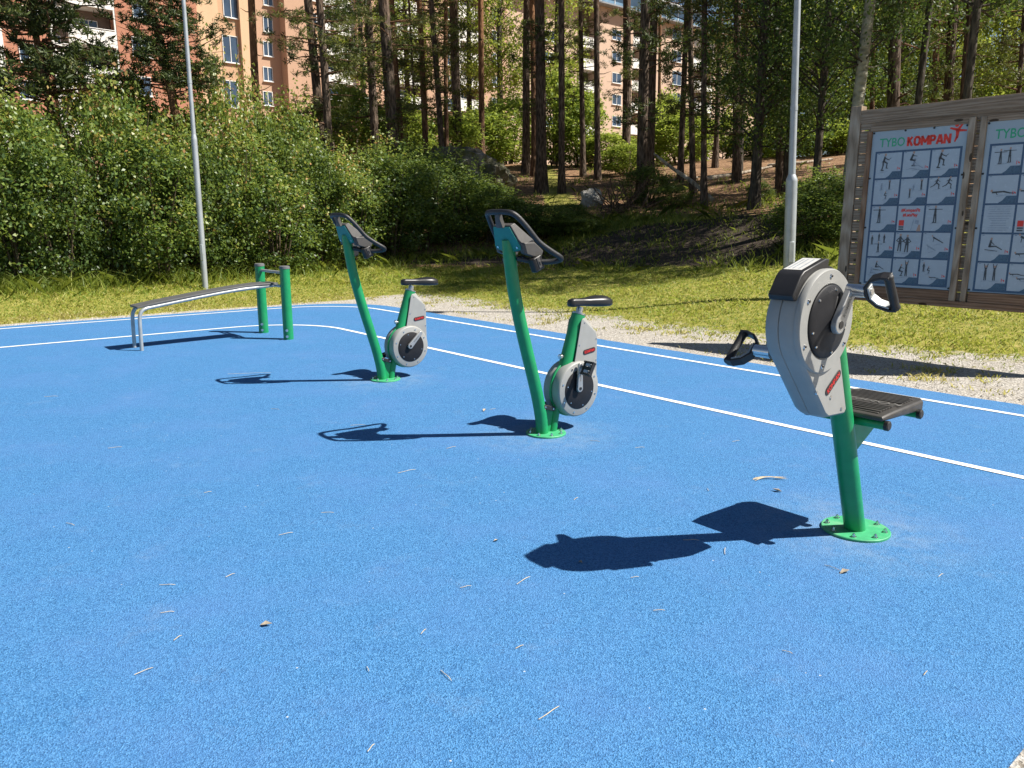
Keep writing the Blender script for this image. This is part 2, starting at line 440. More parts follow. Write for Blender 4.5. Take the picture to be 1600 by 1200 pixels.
cy.max_bounces = 6; cy.diffuse_bounces = 3; cy.glossy_bounces = 3; cy.transmission_bounces = 3; cy.transparent_max_bounces = 6
cy.caustics_reflective = False; cy.caustics_refractive = False; cy.sample_clamp_indirect = 6

# ------------------------------------------------------------------ ground
def sstep(a, b, x):
    t = min(max((x - a) / (b - a), 0), 1); return t * t * (3 - 2 * t)
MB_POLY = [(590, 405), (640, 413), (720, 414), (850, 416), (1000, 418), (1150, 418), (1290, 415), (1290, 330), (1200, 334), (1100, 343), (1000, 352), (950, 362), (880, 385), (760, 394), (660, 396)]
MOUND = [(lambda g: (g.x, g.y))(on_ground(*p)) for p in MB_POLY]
def poly_sd(poly, x, y):
    ins = False; dm = 1e9; k = len(poly)
    for i in range(k):
        x0, y0 = poly[i]; x1, y1 = poly[(i + 1) % k]
        if (y0 > y) != (y1 > y) and x < (x1 - x0) * (y - y0) / (y1 - y0) + x0: ins = not ins
        dx, dy = x1 - x0, y1 - y0
        t = min(max(((x - x0) * dx + (y - y0) * dy) / (dx * dx + dy * dy), 0), 1)
        dm = min(dm, math.hypot(x - x0 - t * dx, y - y0 - t * dy))
    return dm if ins else -dm
def zones(x, y):
    p = U[0] * x + U[1] * y; q = V[0] * x + V[1] * y
    s = sdist(x, y)
    a, b = max(PMIN - p, 0), max(q - QMAX, 0)
    side = b / (a + b + 1e-6)                      # 1 on the path side, 0 on the hedge side
    wd = .35 + (1.9 - .35) * sstep(.3, .9, side)
    if p > -5: wd += .5 * sstep(-5, -2, p)
    gravel = 1 - sstep(wd * .55, wd * 1.25, s)
    if p > -.5 or q < -3: gravel = 1.
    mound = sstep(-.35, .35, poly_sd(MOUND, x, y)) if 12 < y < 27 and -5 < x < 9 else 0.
    soil = sstep(8.5, 10.5, s) * (sstep(.2, 1.8, x - 1.0) if y < 40 else .7)
    if x < 1: soil = max(soil, sstep(3.9, 5.2, s) * .8)
    return gravel, soil, mound
xs = np.concatenate([np.linspace(-160, -22, 18), np.arange(-18, -12, .6), np.arange(-12, 11, .2), np.arange(11, 20, .5), np.linspace(22, 160, 18)])
ys = np.concatenate([np.linspace(-160, -2, 12), np.arange(-1, 6, .35), np.arange(6, 27, .2), np.arange(27, 45, .6), np.linspace(47, 200, 26)])
gv = []; at = [[], [], []]
for yy in ys:
    for xx in xs:
        gv.append((xx, yy, hz(xx, yy)))
        z3 = zones(xx, yy)
        for i in range(3): at[i].append(z3[i])
nx = len(xs); gf = [(j * nx + i, j * nx + i + 1, (j + 1) * nx + i + 1, (j + 1) * nx + i) for j in range(len(ys) - 1) for i in range(nx - 1)]
me = bpy.data.meshes.new('ground'); me.from_pydata(gv, [], gf); me.materials.append(M['ground'])
for nm, a in zip(('gravel', 'soil', 'mound'), at):
    A = me.attributes.new(nm, 'FLOAT', 'POINT'); A.data.foreach_set('value', a)
me.polygons.foreach_set('use_smooth', [True] * len(me.polygons))
tag(link(bpy.data.objects.new('ground', me)), kind='structure')

# blue rubber court: rectangle in (p, q) with one rounded corner, edge slightly wavy
def corner_path(pm, qm, r, p_end, q_end, k=14, jit=0.):
    pts = []
    for i in range(60):
        t = i / 60; pts.append((p_end + (pm + r - p_end) * t, qm))
    for i in range(k + 1):
        a = math.pi / 2 + (math.pi / 2) * i / k
        pts.append((pm + r + r * math.cos(a), qm - r + r * math.sin(a)))
    for i in range(1, 61):
        t = i / 60; pts.append((pm, qm - r + (q_end - qm + r) * t))
    if jit:
        pts = [(a + random.uniform(-jit, jit), b + random.uniform(-jit, jit)) for a, b in pts]
    return pts
outl = corner_path(-13.42, 7.30, 1.3, -.55, -9.0, jit=.012) + [(-.55, -9.0)]
mb = MB()
mb.prism(outl, lambda p, s: W(p[0], p[1], 0.0 if s else -.05))
court = mb.build('sports_court', M['rubber'], smooth=0); tag(court, kind='structure')
def stripe(pm, qm, r, p_end, q_end, wd):
    a = corner_path(pm - wd / 2, qm + wd / 2, r + wd / 2, p_end, q_end)
    b = corner_path(pm + wd / 2, qm - wd / 2, max(r - wd / 2, .05), p_end, q_end)
    mb = MB(); k = len(a)
    vs = [W(p, q, .004) for p, q in a] + [W(p, q, .004) for p, q in b]
    mb.add(vs, [(i, i + 1, k + i + 1, k + i) for i in range(k - 1)])
    tag(mb.build('lane_line', M['line'], smooth=0), kind='structure')
stripe(-13.1, 6.88, 1.25, -.56, -8.9, .06)
stripe(-11.12, 5.17, 1.15, -.56, -8.9, .065)

# ------------------------------------------------------------------ leaf clouds
def cloud_mesh(name, P, size, mat, aspect=.62, droop=None, seed=1, rnd=None, updir=.35, wood=None):
    r = np.random.default_rng(seed)
    P = np.asarray(P, dtype=np.float64); N = len(P)
    size = np.broadcast_to(np.asarray(size, dtype=np.float64), (N,)) * r.uniform(.65, 1.25, N)
    nrm = r.normal(size=(N, 3)); nrm[:, 2] += updir * 2; nrm /= np.linalg.norm(nrm, axis=1)[:, None]
    d = r.normal(size=(N, 3)) if droop is None else droop + r.normal(size=(N, 3)) * .35
    d -= nrm * np.sum(d * nrm, axis=1)[:, None]; d /= np.linalg.norm(d, axis=1)[:, None] + 1e-9
    e = np.cross(nrm, d)
    L = size[:, None]; Wd = L * aspect * .5
    v0 = P - d * L * .5
    v1 = P + e * Wd + nrm * L * .10 - d * L * .05
    v2 = P + d * L * .5
    v3 = P - e * Wd + nrm * L * .10 - d * L * .05
    co = np.stack([v0, v1, v2, v3], axis=1).reshape(-1, 3).astype(np.float32)
    me = bpy.data.meshes.new(name)
    idx = np.arange(4 * N, dtype=np.int32); NF = N
    if rnd is None: rnd = r.uniform(0, 1, N)
    mi = np.zeros(N, dtype=np.int32)
    if wood:
        wv = np.array([tuple(p) for p in wood[0].v], dtype=np.float32); wf = np.array(wood[0].f, dtype=np.int32)
        co = np.concatenate([co, wv]); idx = np.concatenate([idx, (wf + 4 * N).ravel().astype(np.int32)]); NF = N + len(wf)
        rnd = np.concatenate([rnd, np.zeros(len(wf))]); mi = np.concatenate([mi, np.ones(len(wf), dtype=np.int32)])
    me.vertices.add(len(co)); me.vertices.foreach_set('co', co.ravel())
    me.loops.add(4 * NF); me.loops.foreach_set('vertex_index', idx)
    me.polygons.add(NF); me.polygons.foreach_set('loop_start', np.arange(0, 4 * NF, 4, dtype=np.int32))
    A = me.attributes.new('rnd', 'FLOAT', 'FACE')
    A.data.foreach_set('value', np.clip(rnd, 0, 1).astype(np.float32))
    me.materials.append(mat)
    if wood: me.materials.append(wood[1]); me.polygons.foreach_set('material_index', mi)
    me.update(calc_edges=True)
    return me

def shrub_points(seed, rx=1.0, ry=.85, h=2.6, clumps=112, per=62, sig=.13, shoots=34):
    r = np.random.default_rng(seed); out = []; val = []
    for _ in range(clumps):
        a = r.uniform(0, 2 * math.pi); t = r.uniform(0, 1) ** .8
        prof = min(1., .55 + 1.3 * t) * math.sqrt(max(0.02, 1 - max(0, (t - .45) / .55) ** 2.2))
        k = r.uniform(.45, 1.0) ** .6 * prof
        c = np.array([rx * k * math.cos(a), ry * k * math.sin(a), .12 + t * (h - .25)])
        q = r.normal(size=(per, 3)) * [sig, sig, sig * .8]
        out.append(c + q); val.append(np.full(per, r.uniform(-.34, .24)) + r.uniform(0, 1, per) * .8 + .12 * t)
    for _ in range(shoots):
        a = r.uniform(0, 2 * math.pi); k = r.uniform(0, .75)
        b = np.array([rx * k * math.cos(a), ry * k * math.sin(a), h * r.uniform(.62, .88)])
        ln = r.uniform(.3, 1.15); dr = np.array([r.normal() * .16, r.normal() * .16, 1.]); m = int(ln * 30)
        tt = r.uniform(0, 1, m)[:, None]
        out.append(b + dr * ln * tt + r.normal(size=(m, 3)) * .055); val.append(.45 + r.uniform(0, .6, m))
    return np.concatenate(out), np.concatenate(val)

SHRUB = []
for i in range(5):
    P, vl = shrub_points(100 + i)
    SHRUB.append((P, vl))
SHRUB_ME = [cloud_mesh('foliage', P, .078, M['hedge'], seed=i, rnd=vl) for i, (P, vl) in enumerate(SHRUB)]
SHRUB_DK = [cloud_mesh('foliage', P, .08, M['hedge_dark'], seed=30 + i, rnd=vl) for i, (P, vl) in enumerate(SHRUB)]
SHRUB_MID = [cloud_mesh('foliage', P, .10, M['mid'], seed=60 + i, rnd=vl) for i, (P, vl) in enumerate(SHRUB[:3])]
Pn, vn = shrub_points(777, 1.0, .9, 3.0, 70, 16, .2, 60)
SPARSE = cloud_mesh('foliage', Pn, .085, M['hedge'], seed=88, rnd=vn)
def stems_me(seed, h=2.4):
    r = random.Random(seed); mb = MB()
    for k in range(9):
        a = r.uniform(0, 6.28); x, y = .12 * math.cos(a), .12 * math.sin(a); o = r.uniform(.2, .75)
        mb.tube([(x, y, -.1), (x + o * .3 * math.cos(a), y + o * .3 * math.sin(a), h * .35), (x + o * .7 * math.cos(a), y + o * .7 * math.sin(a), h * .68), (x + o * math.cos(a), y + o * math.sin(a), h * r.uniform(.85, 1.0))], [.02, .016, .011, .004], 5)
    o = mb.build('stem', M['stem']); me = o.data; bpy.data.objects.remove(o); return me
STEMS = [stems_me(i) for i in range(3)]
def shrub(base, height, width, fol, label, group, k, name='shrub', hm=2.6):
    e = empty(name, base, random.uniform(0, 6.28), label, 'shrub', group)
    f = link(bpy.data.objects.new('foliage', fol)); f.parent = e
    f.scale = (width, width, height / hm)
    s = link(bpy.data.objects.new('stem', STEMS[k % 3])); s.parent = e; s.scale = (width, width, height / hm)
    return e

HG = 'leafy shrubs of the thicket behind the court'
front = [(-55, 458, 120, 'leftmost shrub of the thicket, cut by the left picture edge'),
         (25, 455, 150, 'bright green shrub at the far left behind the bare grass edge'),
         (105, 451, 165, 'broad yellow-green shrub left of the bench end legs'),
         (180, 447, 120, 'leafy shrub directly behind the low end of the bench'),
         (250, 443, 150, 'shrub with reddish young shoots left of the thin lamp post'),
         (312, 440, 175, 'shrub directly behind the foot of the thin grey lamp post'),
         (372, 436, 190, 'shrub right of the thin lamp post above the middle of the bench'),
         (432, 432, 195, 'shrub behind the two green bench posts'),
         (490, 428, 200, 'shrub between the bench posts and the far bike'),
         (548, 422, 205, 'shrub behind the handlebar of the far exercise bike')]
UNEVEN = [18, -12, 34, 2, 40, 14, -6, 36, 6, 28]
for k, (x, yb, yt, lb) in enumerate(front):
    b = on_ground(x, yb); b.y += .62 + .25 * math.sin(k * 2.6); b.x *= 1 + .4 / b.y; b.z = hz(b.x, b.y)
    top = at_depth(x, yt + 25 + UNEVEN[k], b.y).z
    shrub(b, top - b.z, .98 + .14 * math.sin(k * 2.1), (SHRUB_DK if k in (2, 5, 8) else SHRUB_ME)[k % 5], lb, HG, k)
backr = [(-20, 120, 'tall shrub in the second row at the far left under the small pine'),
         (60, 145, 'second-row shrub below the leftmost pine foliage'),
         (140, 150, 'second-row shrub in front of the crooked pine trunk'),
         (215, 105, 'tallest bright shrub of the back row between the two left pines'),
         (280, 140, 'second-row shrub in front of the leaning left pine'),
         (345, 150, 'second-row shrub just right of the thin lamp post before the brick building'),
         (415, 158, 'second-row shrub below the gap between the two buildings'),
         (470, 165, 'second-row shrub at the foot of the blank salmon wall'),
         (525, 190, 'second-row shrub at the foot of the crossing pine pair'),
         (590, 168, 'second-row shrub with pale tips right of the far bike handlebar')]
for k, (x, yt, lb) in enumerate(backr):
    yb = 455 - 36 * max(0, x) / 560
    b = on_ground(x, yb); b.y += 2.2; b.x *= 1 + 2.2 / b.y; b.z = hz(b.x, b.y)
    top = at_depth(x, yt + 14 + (0, 22, -14, 8, 26, -6, 18, 2, 40, 52)[k], b.y).z
    shrub(b, top - b.z, 1.12 + .12 * math.sin(k * 1.7), (SHRUB_DK if k in (1, 6) else SHRUB_ME)[(k + 2) % 5], lb, HG, k + 1)
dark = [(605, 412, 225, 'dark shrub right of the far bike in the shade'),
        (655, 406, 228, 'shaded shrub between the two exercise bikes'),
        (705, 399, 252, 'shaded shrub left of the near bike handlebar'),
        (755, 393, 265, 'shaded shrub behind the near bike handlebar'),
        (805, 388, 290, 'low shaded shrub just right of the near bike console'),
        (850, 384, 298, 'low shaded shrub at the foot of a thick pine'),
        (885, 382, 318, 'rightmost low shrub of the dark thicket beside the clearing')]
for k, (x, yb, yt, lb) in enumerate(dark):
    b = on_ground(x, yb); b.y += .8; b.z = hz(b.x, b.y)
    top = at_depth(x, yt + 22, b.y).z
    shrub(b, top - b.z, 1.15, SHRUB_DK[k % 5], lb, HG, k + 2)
dark2 = [(630, 210, 'second-row dark shrub behind the gap between the bikes'), (690, 232, 'second-row dark shrub before the rock slope'), (740, 268, 'second-row dark shrub below the rock slope')]
for k, (x, yt, lb) in enumerate(dark2):
    b = on_ground(x, 398); b.y += 3.0; b.x *= 1.14; b.z = hz(b.x, b.y)
    top = at_depth(x, yt + 15, b.y).z
    shrub(b, top - b.z, 1.3, SHRUB_DK[(k + 3) % 5], lb, HG, k)
for k, (x, yt, Y, wd, lb) in enumerate([(350, 50, 19.5, .8, 'thin airy sapling with scattered leaves before the pale orange wall'), (392, 85, 20.0, .7, 'small airy sapling left of the sky gap between the buildings'), (12, 95, 18.5, .8, 'airy sapling in front of the white wall at the left edge'), (235, 80, 19, .8, 'airy sapling in front of the leaning pine')]):
    p = at_depth(x, 300, Y); b = Vector((p.x, Y, hz(p.x, Y))); top = at_depth(x, yt, Y).z
    shrub(b, top - b.z, wd, SPARSE, lb, 'thin saplings over the thicket', k, 'sapling', 3.5)
# understorey bushes between the trunks
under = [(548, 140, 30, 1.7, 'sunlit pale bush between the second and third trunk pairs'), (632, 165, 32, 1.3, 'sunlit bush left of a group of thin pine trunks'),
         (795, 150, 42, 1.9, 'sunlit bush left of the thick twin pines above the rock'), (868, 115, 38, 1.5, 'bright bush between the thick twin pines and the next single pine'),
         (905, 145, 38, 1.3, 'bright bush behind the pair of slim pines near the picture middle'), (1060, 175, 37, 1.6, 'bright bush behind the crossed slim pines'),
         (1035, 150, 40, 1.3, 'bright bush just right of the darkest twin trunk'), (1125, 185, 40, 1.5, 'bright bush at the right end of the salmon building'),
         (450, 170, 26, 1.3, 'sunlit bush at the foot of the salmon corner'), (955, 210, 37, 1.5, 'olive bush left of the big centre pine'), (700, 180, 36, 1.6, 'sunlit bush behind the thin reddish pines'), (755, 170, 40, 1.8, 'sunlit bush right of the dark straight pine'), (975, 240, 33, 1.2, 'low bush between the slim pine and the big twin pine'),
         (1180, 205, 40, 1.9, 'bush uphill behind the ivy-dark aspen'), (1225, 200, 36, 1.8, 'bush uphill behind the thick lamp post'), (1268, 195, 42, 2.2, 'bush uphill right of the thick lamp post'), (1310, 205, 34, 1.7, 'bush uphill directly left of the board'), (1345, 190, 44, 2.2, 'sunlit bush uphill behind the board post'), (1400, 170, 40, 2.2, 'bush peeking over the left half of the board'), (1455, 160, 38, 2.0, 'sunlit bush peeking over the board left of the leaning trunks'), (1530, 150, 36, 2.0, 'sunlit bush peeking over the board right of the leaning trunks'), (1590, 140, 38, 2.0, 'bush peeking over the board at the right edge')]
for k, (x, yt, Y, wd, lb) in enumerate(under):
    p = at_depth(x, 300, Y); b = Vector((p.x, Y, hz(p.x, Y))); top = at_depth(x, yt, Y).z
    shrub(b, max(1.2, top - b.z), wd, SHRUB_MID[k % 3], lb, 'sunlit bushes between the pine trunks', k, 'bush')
low = [(1010, 320, 262, .9, 'scrubby low bush in front of the big twin pine'), (1048, 325, 290, .6, 'small leafy plant left of the leaning dead log'), (890, 350, 318, .6, 'scrub left of the pale boulder'), (1268, 380, 300, .9, 'dark bush right of the thick lamp post'), (1305, 372, 290, .9, 'dark bush left of the kiosk post'), (1290, 340, 270, 1.0, 'dark bush uphill between lamp post and kiosk'), (1185, 318, 285, .4, 'tiny shrub at the foot of the ivy-clad trunk')]
for k, (x, yb, yt, wd, lb) in enumerate(low):
    b = on_ground(x, yb); top = at_depth(x, yt, b.y).z
    shrub(b, max(.5, top - b.z), wd, SHRUB_DK[k % 5], lb, 'low bushes at the edge of the wood', k, 'bush')

# ------------------------------------------------------------------ trees
def pine_crown(seed, rad=2.1, h=5.0, nb=74, low=False, mat=None, size=.16):
    r = np.random.default_rng(seed); pts = []; dr = []; val = []; mb = MB()
    for i in range(nb):
        t = i / nb if not low else r.uniform(0, 1)
        z = h * t; a = r.uniform(0, 6.283)
        L = rad * (1.05 - .75 * t if not low else r.uniform(.45, 1.1)) * r.uniform(.7, 1.15)
        end = np.array([L * math.cos(a), L * math.sin(a), z + L * r.uniform(-.12, .3)])
        midp = np.array([L * .5 * math.cos(a + .15), L * .5 * math.sin(a + .15), z + L * r.uniform(-.1, .12)])
        mb.tube([(0, 0, z), midp, end], [.035 * (1.2 - t * .6), .02, .006], 4, False)
        for m in range(7 if not low else 6):
            k = r.uniform(.4, 1.05)
            c = midp * 2 * k if k < .5 else midp + (end - midp) * (k - .5) * 2
            c = c + r.normal(size=3) * [.22, .22, .12]
            n = 26
            q = r.normal(size=(n, 3)); q /= np.linalg.norm(q, axis=1)[:, None]; q[:, 2] = q[:, 2] * .7 + .3
            pts.append(c + q * r.uniform(.05, .2, (n, 1))); dr.append(q); val.append(np.full(n, r.uniform(-.2, .25)) + r.uniform(0, .8, n))
    me = cloud_mesh('crown', np.concatenate(pts), size, mat or M['needle'], .2, np.concatenate(dr), seed, np.concatenate(val), .1, (mb, M['pine_bark_red']))
    return me
PC = [pine_crown(1), pine_crown(2), pine_crown(3, mat=M['needle_olive'])]
PL = [pine_crown(11, 1.7, 4.5, 26, True), pine_crown(12, 2.0, 5.0, 30, True, M['needle_olive']), pine_crown(13, 1.6, 5.0, 28, True, M['needle_olive'])]
PD = [pine_crown(21, 2.3, 4.6, 125, True, None, .2), pine_crown(22, 2.2, 4.4, 115, True, None, .2)]
def leafy_crown(seed, mat, rx=2.0, h=7.0, clumps=230, per=48, size=.095, sig=.24):
    r = np.random.default_rng(seed); out = []; val = []; mb = MB()
    for _ in range(clumps):
        t = r.uniform(0, 1); a = r.uniform(0, 6.283)
        prof = math.sin(math.pi * min(1, .12 + t * .86)) ** .6
        k = rx * prof * r.uniform(.25, 1) ** .55
        c = np.array([k * math.cos(a), k * math.sin(a), h * t])
        if r.uniform() < .3: mb.tube([(0, 0, max(0, h * t - k * .7)), c * [.5, .5, 1] - [0, 0, k * .25], c], [.03, .017, .005], 4, False)
        q = r.normal(size=(per, 3)) * [sig, sig, sig * .7]
        out.append(c + q); val.append(np.full(per, r.uniform(-.25, .25)) + r.uniform(0, .9, per))
    me = cloud_mesh('crown', np.concatenate(out), size, mat, .75, None, seed, np.concatenate(val), .2, (mb, M['dark_bark']))
    return me
LC = [leafy_crown(31, M['leafy'], size=.13, clumps=190), leafy_crown(32, M['leafy'], size=.13, clumps=170)]
AC = [leafy_crown(41, M['aspen'], 1.7, 8, 260, 46, .085, .2), leafy_crown(42, M['aspen'], 1.7, 8, 250, 46, .085, .2)]

def trunk_mb(h, r0, top, seed, crook=.05, r1=.45, segs=12):
    rr = random.Random(seed); mb = MB(); pts = []; rad = []
    ph = rr.uniform(0, 6); ph2 = rr.uniform(0, 6)
    for i in range(segs + 1):
        t = i / segs
        wob = crook * math.sin(t * 5 + ph) * t ** .5; wob2 = crook * math.sin(t * 4 + ph2) * t ** .5
        pts.append((top[0] * t + wob - crook * 0, top[1] * t + wob2, -.25 + (h + .25) * t))
        flare = 1 + .55 * math.exp(-t * h / .35)
        rad.append(r0 * flare * (1 - (1 - r1) * t))
    mb.tube(pts, rad, 12, True)
    for k in range(rr.randint(4, 8)):
        t = rr.uniform(.25, .8); i = int(t * segs); a = rr.uniform(0, 6.28); L = rr.uniform(.25, 1.1)
        p = Vector(pts[i]); d = Vector((math.cos(a), math.sin(a), rr.uniform(-.2, .35)))
        mb.tube([p, p + d * L * .5 + Vector((0, 0, -.05)), p + d * L], [.022, .014, .005], 5)
    return mb, pts
def tree(name, base, h, r0, lean, label, cat, group, bk, crown=None, cz=.6, cs=1.0, extra=None, ez=.35, es=1., crook=.05, seed=0, r1=.45):
    e = empty(name, base, 0, label, cat, group)
    mb, pts = trunk_mb(h, r0, lean, seed, crook, r1)
    mb.build('trunk', M[bk], e, smooth=60)
    for cr, z, s in ((crown, cz, cs), (extra, ez, es)):
        if cr is None: continue
        i = z * (len(pts) - 1); a = Vector(pts[int(i)]); b = Vector(pts[min(int(i) + 1, len(pts) - 1)]); p = a + (b - a) * (i - int(i))
        c = link(bpy.data.objects.new('crown', cr)); c.parent = e; c.location = p; c.scale = (s, s, s); c.rotation_euler = (0, 0, seed * 1.7)
    return e
PG = 'tall pines of the wood behind the court'
# x at foot, y at foot (or None), x at the top edge of the photo, width px, depth (if the foot is hidden), bark, low-branch variant, label
pines = [
 (404, None, 391, 12, 27, 'pine_bark_red', None, 'sunlit leaning pine trunk crossing the sky gap between the buildings'),
 (503, None, 481, 14, 24, 'pine_bark', 0, 'left trunk of the crossing pine pair before the salmon wall'),
 (514, None, 497, 13, 23, 'pine_bark', 1, 'dark right trunk of the crossing pine pair before the salmon wall'),
 (586, None, 576, 13, 26, 'pine_bark', 0, 'dark pine trunk above the gap between the two bikes'),
 (614, None, 599, 18, 24, 'pine_bark', 1, 'thick dark leaning pine trunk right of the far bike'),
 (629, None, 612, 9, 30, 'pine_bark_red', None, 'thin pale leaning pine behind the thick dark leaning one'),
 (653, None, 637, 4, 34, 'pine_bark', None, 'thinnest pole-like pine left of the near bike'),
 (665, None, 656, 9, 30, 'pine_bark_red', 2, 'slim reddish pine with a curved low branch'),
 (690, None, 674, 9, 29, 'pine_bark', 1, 'slim dark pine left of a thin reddish one'),
 (698, None, 698, 7, 31, 'pine_bark_red', None, 'thin straight reddish pine left of the near bike handlebar'),
 (718, 270, 709, 14, None, 'pine_bark', 0, 'straight dark pine just left of the near bike handlebar'),
 (753, 266, 752, 9, None, 'pine_bark_red', None, 'slim pine directly above the near bike handlebar'),
 (822, 272, 824, 12, None, 'pine_bark', None, 'left pine of the thick trunk trio in the middle'),
 (834, 275, 833, 9, None, 'pine_bark_red', None, 'slim middle pine of the thick trunk trio'),
 (846, 302, 842, 16, None, 'pine_bark', 0, 'thickest right pine of the trunk trio in the middle'),
 (878, 302, 876, 10, None, 'pine_bark', None, 'single dark pine right of the trunk trio'),
 (911, 276, 909, 8, None, 'pine_bark', 1, 'slim pine left of the pale-footed pine'),
 (934, 282, 934, 9, None, 'pine_bark', None, 'slim pine with a pale lit foot near the picture middle'),
 (978, 262, 980, 13, None, 'pine_bark', 2, 'straight lit-edged pine left of the darkest twin trunk'),
 (1003, 316, 1008, 17, None, 'pine_bark', 0, 'darkest left trunk of the twin pine above the brushwood'),
 (1016, 290, 1021, 12, None, 'pine_bark', None, 'lit right trunk of the twin pine above the brushwood'),
 (1028, None, 1031, 5, 40, 'pine_bark_red', None, 'thin reddish pine just right of the twin pine'),
 (1063, 284, 1073, 9, None, 'pine_bark', 1, 'leaning left trunk of the crossed slim pines'),
 (1084, 305, 1077, 9, None, 'pine_bark', None, 'leaning right trunk of the crossed slim pines'),
 (1101, 326, 1102, 9, None, 'pine_bark', 2, 'slim dark pine beside the end of the fallen log'),
 (1117, 262, 1129, 8, None, 'pine_bark', None, 'leaning slim pine at the right end of the salmon building'),
 (1152, 284, 1153, 12, None, 'pine_bark', 1, 'dark pine left of the aspens on the brown slope'),
 (1221, 307, 1216, 12, None, 'pine_bark', 2, 'pine just left of the thick lamp post'),
 (1394, None, 1398, 18, 19, 'pine_bark', 0, 'thick dark trunk rising behind the left half of the board'),
 (1480, None, 1492, 14, 23, 'pine_bark', 2, 'dark leaning trunk behind the middle of the board'),
 (1502, None, 1518, 12, 22, 'pine_bark', None, 'second leaning trunk behind the middle of the board'),
 (1458, None, 1464, 9, 27, 'pine_bark_red', 2, 'slim trunk behind the board left of the leaning pair'),
 (1586, None, 1600, 7, 26, 'pine_bark', 2, 'thin trunk at the right picture edge above the board'),
 (1362, None, 1366, 7, 28, 'pine_bark_red', None, 'thin reddish sunlit trunk right of the pale aspen'),
]
for k, (xf, yf, xt, wp, Y, bk, lo, lb) in enumerate(pines):
    if yf:
        b = on_ground(xf, yf)
    else:
        p = at_depth(xf, 250, Y); b = Vector((p.x, Y, hz(p.x, Y)))
        y_f = 600 - F_ * ((b.z - H_) * math.cos(P_) + Y * math.sin(P_)) / (Y * math.cos(P_) - (b.z - H_) * math.sin(P_))
        xf = xf + (xf - xt) * (y_f - 230) / 230 * 1.0
        p = at_depth(xf, y_f, Y); b = Vector((p.x, Y, hz(p.x, Y)))
    tp = at_depth(xt, 0, b.y); h = 14.5 + 3 * math.sin(k * 1.9)
    lean = ((tp.x - b.x) / (tp.z - b.z) * h, random.uniform(-.2, .2))
    r0 = wp / F_ * b.y / 2 * 1.02
    ex = PL[lo] if lo is not None else None
    tvis = (tp.z - b.z) / h
    tree('pine_tree', b, h, r0, lean, lb, 'pine tree', PG, bk, PC[k % 3], .66, .85 + .2 * math.sin(k), ex, max(.12, min(.5, tvis - 3.6 / h)), .8 + .15 * math.sin(k * 3), .03 + .04 * abs(math.sin(k * 2.3)), k, .62)
# two small bushy pines at the left
p = at_depth(127, 300, 17.5); b = Vector((p.x - .2, 17.5, hz(p.x, 17.5)))
tree('pine_tree', b, 8.0, .085, (-.35, 0), 'small bushy crooked pine at the far left before the brick building', 'pine tree', None, 'pine_bark_red', PD[0], .44, .82, None, crook=.16, seed=51, r1=.6)
p = at_depth(285, 300, 18.5); b = Vector((p.x + .3, 18.5, hz(p.x, 18.5)))
tree('pine_tree', b, 9.0, .11, (-1.1, .1), 'small bushy leaning pine left of the thin lamp post', 'pine tree', None, 'pine_bark_red', PD[1], .44, .58, None, crook=.12, seed=52, r1=.6)

# aspens and leafy trees
DG = 'leafy trees in and behind the wood'
def leafy(x, Y, wp, h, cz, cs, cr, bk, lb, name='leafy_tree', lean=0., ex=None, ez=.2, es=1., yf=None, cat='tree'):
    if yf: b = on_ground(x, yf)
    else:
        p = at_depth(x, 250, Y); b = Vector((p.x, Y, hz(p.x, Y)))
    k = int(x) % 17
    return tree(name, b, h, wp / F_ * b.y / 2, (lean, 0), lb, cat, DG, bk, cr, cz, cs, ex, ez, es, .05, 60 + k, .5)
leafy(1328, 17.0, 19, 10, .34, .85, AC[0], 'aspen_bark', 'pale-barked aspen standing just left of the board post', 'aspen_tree', .22, cat='aspen')
leafy(1178, 0, 16, 11, .16, .92, AC[1], 'dark_bark', 'ivy-dark leafy aspen on the brown slope left of the thick lamp post', 'aspen_tree', yf=326, cat='aspen')
leafy(1232, 21.5, 12, 11, .14, .95, AC[0], 'dark_bark', 'dense dark aspen directly behind the thick lamp post', 'aspen_tree', cat='aspen')
leafy(1278, 19.5, 12, 11, .18, .95, AC[1], 'dark_bark', 'dense dark aspen between the lamp post and the pale aspen', 'aspen_tree', cat='aspen')
leafy(1155, 30, 10, 13, .22, 1.1, AC[0], 'dark_bark', 'dark aspen at the left end of the leafy group on the slope', 'aspen_tree', cat='aspen')
leafy(1385, 23, 12, 11, .22, 1.0, AC[1], 'dark_bark', 'dark leafy aspen behind the left end of the board', 'aspen_tree', cat='aspen')
leafy(1500, 15.4, 13, 12, .34, 1.0, AC[0], 'dark_bark', 'dark leafy aspen whose crown hangs over the right half of the board', 'aspen_tree', cat='aspen')
leafy(1425, 17.5, 11, 12, .42, .9, AC[1], 'dark_bark', 'dark leafy aspen standing close behind the gap between the two posters', 'aspen_tree', cat='aspen')
